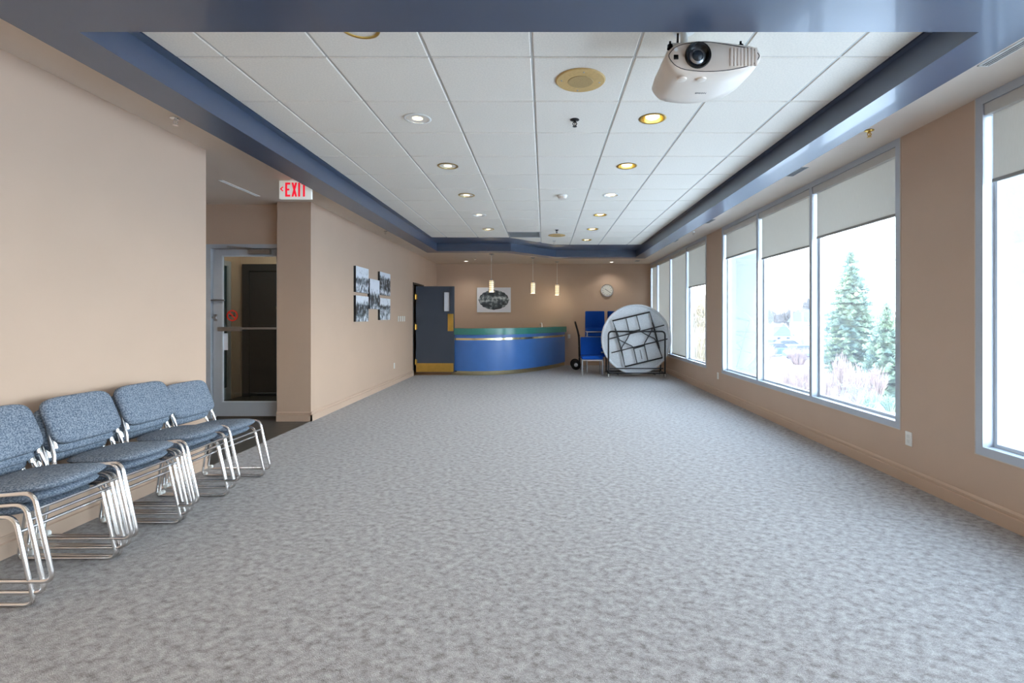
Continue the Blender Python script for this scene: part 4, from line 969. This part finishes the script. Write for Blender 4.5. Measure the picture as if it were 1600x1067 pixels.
# ------------------------------------------------------------------ outside
ZG = -3.0
MB().box(XR + 0.17, 420, -160, 520, ZG - 0.5, ZG).build('ground', M['snow'], smooth=False, label='snow-patched ground outside', **ST)
def conifer(name, label, X, Y, h, rad, n_wh=26, seed=1):
    rnd = random.Random(seed)
    t = thing(name, label, 'tree', (X, Y, ZG), group='evergreen trees outside')
    MB().tube([(0, 0, 0), (0, 0, h * 0.5), (0, 0, h)], [0.16, 0.09, 0.01], 8).build('trunk', M['bark'], t)
    m = MB()
    for i in range(n_wh):
        f = i / (n_wh - 1); z = 0.25 + (h - 0.35) * f
        R = rad * (1 - f) ** 0.78 * (0.82 + 0.3 * rnd.random()) + 0.06
        nb = 15 if f < 0.8 else 9; off = rnd.random() * 6.3
        for b in range(nb):
            a = off + 2 * PI * b / nb + rnd.uniform(-0.15, 0.15); L = R * rnd.uniform(0.75, 1.12)
            d = Vector((math.cos(a), math.sin(a), 0)); sd = Vector((-d.y, d.x, 0))
            jz = rnd.uniform(-0.13, 0.13); nn = max(5, int(L * 13))
            for q in range(nn):
                u = (q + rnd.random()) / nn
                c = d * (L * u) + Vector((0, 0, z + jz + L * (0.10 * u - 0.30 * u * u + 0.14 * u ** 3)))
                wv = (0.34 * (1 - u) + 0.16) * min(1, L)
                for sg in (-1, 1):
                    tip = c + sd * sg * wv * rnd.uniform(.7, 1.2) + d * 0.16 * rnd.uniform(.5, 1.3) + Vector((0, 0, rnd.uniform(-0.12, 0.05)))
                    e = d * 0.13 + Vector((0, 0, rnd.uniform(0.03, 0.17)))
                    m.add([c - e * 0.6, c + e, tip], [(0, 1, 2)])
    for q in range(14):
        a = rnd.random() * 6.28; z = h - 0.5 + rnd.random() * 0.5; c = Vector((0, 0, z))
        m.add([c, c + Vector((0, 0, 0.10)), c + Vector((math.cos(a) * 0.14, math.sin(a) * 0.14, 0.10))], [(0, 1, 2)])
    m.build('foliage', M['needle'], t, smooth=False, kind='stuff')
conifer('spruce_tree', 'tall blue-green spruce tree outside the middle window', 19.65, 32.0, 8.55, 2.35, 30, 3)
conifer('spruce_tree', 'shorter evergreen tree in front of the tall spruce, at its right', 18.84, 27.5, 5.1, 1.5, 20, 9)
def twiggy(name, label, X, Y, h, w, n, mt, seed, trunk=False, cat='shrub', group=None, base=0.35, r=0.02):
    rnd = random.Random(seed)
    t = thing(name, label, cat, (X, Y, ZG), group=group); m = MB()
    if trunk:
        MB().tube([(0, 0, 0), (0.05, 0, h * 0.35), (0, 0.05, h * 0.7)], [r * 4, r * 3, r * 1.2], 6).build('trunk', M['bark'], t)
    for i in range(n):
        a = rnd.random() * 2 * PI; q = rnd.random() ** 0.5
        if trunk:
            s0 = Vector((0, 0, h * rnd.uniform(0.25, 0.7))); e0 = Vector((math.cos(a) * w * q, math.sin(a) * w * q, max(s0.z + 0.2, h * rnd.uniform(0.45, 1.0) * (1 - 0.35 * q))))
        else:
            s0 = Vector((math.cos(a) * w * base * q, math.sin(a) * w * base * q, 0)); e0 = Vector((math.cos(a) * w * q, math.sin(a) * w * q, h * rnd.uniform(0.7, 1.0) * (1 - 0.25 * q)))
        mid_ = (s0 + e0) / 2 + Vector((rnd.uniform(-.1, .1) * w, rnd.uniform(-.1, .1) * w, 0.06 * h))
        m.tube([s0, mid_, e0], [r, r * 0.75, r * 0.3], 3, caps=False)
        for k in range(4):
            u = rnd.uniform(0.4, 0.95); c = s0 * (1 - u) + e0 * u
            e1 = c + Vector((rnd.uniform(-.25, .25) * w, rnd.uniform(-.25, .25) * w, rnd.uniform(0.03, 0.22) * h))
            m.tube([c, e1], [r * 0.6, r * 0.25], 3, caps=False)
    m.build('branches', mt, t, smooth=False, kind='stuff')
rs = random.Random(4)
SHR = [(12.9, 25.2), (14.3, 25.6), (15.7, 25.2), (17.0, 25.7), (13.5, 27.4), (14.9, 27.7), (16.4, 27.6)]
for k, (x, y) in enumerate(SHR):
    twiggy('dogwood_shrub', ('%s reddish bare shrub from left, %s row of thicket below the spruce' % (ORD[k] if k < 4 else ORD[k - 4], 'front' if k < 4 else 'back')), x, y, rs.uniform(1.9, 2.5), 0.62, 120, M['twig_red'], 20 + k, group='reddish bare shrubs below the spruce', r=0.016)
for k, (x, y, h) in enumerate([(11.9, 22.6, 0.9), (13.3, 22.9, 0.8), (14.7, 22.7, 1.1), (16.1, 23.2, 0.8)]):
    twiggy('low_shrub', '%s low grey-green shrub from the left at the edge of the snow' % ORD[k], x, y, h, 0.55, 90, M['needle'], 60 + k, group='low shrubs at the edge of the snow', r=0.02)
twiggy('young_tree', 'small bare young tree on the snow close to the window', 12.9, 20.6, 2.0, 0.9, 26, M['twig_grey'], 81, True, 'tree', r=0.02)
twiggy('bare_tree', 'tan leafless tree seen through the half-lowered blind pane', 12.6, 40.0, 7.0, 2.0, 260, M['twig_tan'], 82, True, 'tree', r=0.035)
twiggy('bare_tree', 'tan leafless bush left of the leafless tree in the far pane', 11.4, 37.0, 4.0, 1.6, 160, M['twig_tan'], 83, False, 'tree', r=0.03)
for k, (x, y) in enumerate([(20.0, 46), (23.4, 46), (26.8, 46), (22.0, 50)]):
    twiggy('brown_shrub', '%s russet bare shrub beside the parking area' % ('rear' if k == 3 else ('left front', 'middle front', 'right front')[k]), x, y, 1.8, 1.3, 90, M['twig_red'], 90 + k, group='russet shrubs beside the parking area', r=0.03)
for k in range(9):
    u = 0.432 + 0.019 * k
    Y = (118, 140, 165)[k % 3]; twiggy('distant_tree', '%s grey leafless tree from the left in the distant treeline' % (ORD + ['eighth', 'ninth'])[k], u * Y, Y, 5.8 + 2.6 * rs.random() + (6 if k in (5, 6) else 0), 2.9, 190, M['twig_grey'], 120 + k, True, 'tree', group='distant treeline', r=0.07)
# utility poles
def pole(X, Y, h, label, arms):
    t = thing('utility_pole', label, 'pole', (X, Y, ZG), group='utility poles outside')
    MB().tube([(0, 0, 0), (0, 0, h)], [0.20, 0.12], 8).build('shaft', M['twig_grey'], t)
    for z in arms:
        MB().box(-0.2, 1.6, -0.08, 0.08, z - 0.1, z + 0.1).build('crossarm', M['twig_grey'], t, smooth=False)
q = px(1237, 422, 76); pole(q.x, 76, q.z - ZG, 'tall pale utility pole seen through the middle pane', (q.z - ZG - 0.9, q.z - ZG - 2.4, q.z - ZG - 3.6))
q = px(1254, 488, 60); pole(q.x, 60, q.z - ZG, 'shorter pale pole to the right of the tall utility pole', (q.z - ZG - 1.6,))
# houses
def house(X, Y, w_, dp, h, rh, label, roof, gable_front=True):
    t = thing('house', label, 'house', (X, Y, ZG), group=None)
    MB().box(-w_ / 2, w_ / 2, 0, dp, 0, h).build('walls', M['housewall'], t, smooth=False)
    if gable_front:
        MB().prism([(-w_ / 2 - 0.4, h), (w_ / 2 + 0.4, h), (0, h + rh)], -0.3, dp + 0.3, 'Y').build('roof', roof, t, smooth=False)
    else:
        MB().prism([(-0.4, h), (dp + 0.4, h), (dp / 2, h + rh)], -w_ / 2 - 0.4, w_ / 2 + 0.4, 'X').build('roof', roof, t, smooth=False)
    for xx in (-w_ * 0.25, w_ * 0.25):
        f = MB().box(xx - 0.4, xx + 0.4, -0.06, 0.0, 0.3 * h, 0.8 * h).build('window', M['white'], t, smooth=False)
        MB().box(xx - 0.33, xx + 0.33, -0.08, -0.05, 0.34 * h, 0.76 * h).build('pane', M['carglass'], f, smooth=False)
house(92 * (1224 - 851) / FOC, 92, 3.4, 4, 0.9, 2.3, 'house with a steep slate-blue gable roof behind the utility pole', M['roofblue'])
house(112 * (1201 - 851) / FOC, 112, 9, 5, 1.3, 1.4, 'low house with a snow-covered roof left of the blue gable', M['paper'], False)
house(100 * (1290 - 851) / FOC, 100, 6.5, 8, 3.4, 2.6, 'dark roofed house partly hidden behind the spruce', M['roofblue'], False)
# parked cars
def car(X, Y, rz, body, label):
    t = thing('parked_car', label, 'car', (X, Y, ZG), rz, group='parked cars')
    def ring(x, w_, z0, z1): return [(x, -w_, z0), (x, w_, z0), (x, w_, z1 - 0.1), (x, w_ - 0.1, z1), (x, -w_ + 0.1, z1), (x, -w_, z1 - 0.1)]
    MB().loft([ring(-2.2, 0.75, 0.35, 0.75), ring(-2.0, 0.86, 0.25, 0.92), ring(-0.8, 0.88, 0.22, 0.95), ring(1.2, 0.88, 0.22, 0.95), ring(2.0, 0.84, 0.25, 0.82), ring(2.25, 0.72, 0.35, 0.66)]).build('body', body, t)
    MB().loft([[(-1.9, -0.72, 0.93), (-1.9, 0.72, 0.93), (1.0, 0.72, 0.93), (1.0, -0.72, 0.93)], [(-1.4, -0.6, 1.42), (-1.4, 0.6, 1.42), (0.3, 0.6, 1.42), (0.3, -0.6, 1.42)]]).build('cabin', M['carglass'], t)
    MB().box(-1.35, 0.25, -0.58, 0.58, 1.42, 1.46).build('roof', body, t, smooth=False)
    for x in (-1.4, 1.35):
        for y in (-0.80, 0.80):
            MB().lathe([(0.0001, -0.1), (0.30, -0.1), (0.32, 0.0), (0.30, 0.1), (0.0001, 0.1)], (x, y, 0.32), 'Y', 16).build('wheel', M['rubber'], t)
def ground_at(x, y):
    D = (CAM_H - ZG) * FOC / (y - 495.5); return ((x - 851) * D / FOC, D)
for (x, y, rz, b, lab) in ((1215, 556, 0.2, M['carblue'], 'blue car parked below the blue gable house'), (1234, 549, 0.1, M['cargrey'], 'grey car parked beside the utility pole'), (1205, 547, 0.3, M['carwhite'], 'white car parked at the left of the middle pane'), (1259, 561, 0.15, M['carblue'], 'blue car parked at the right of the middle pane')):
    X, Y = ground_at(x, y); car(X, Y, rz, b, lab)
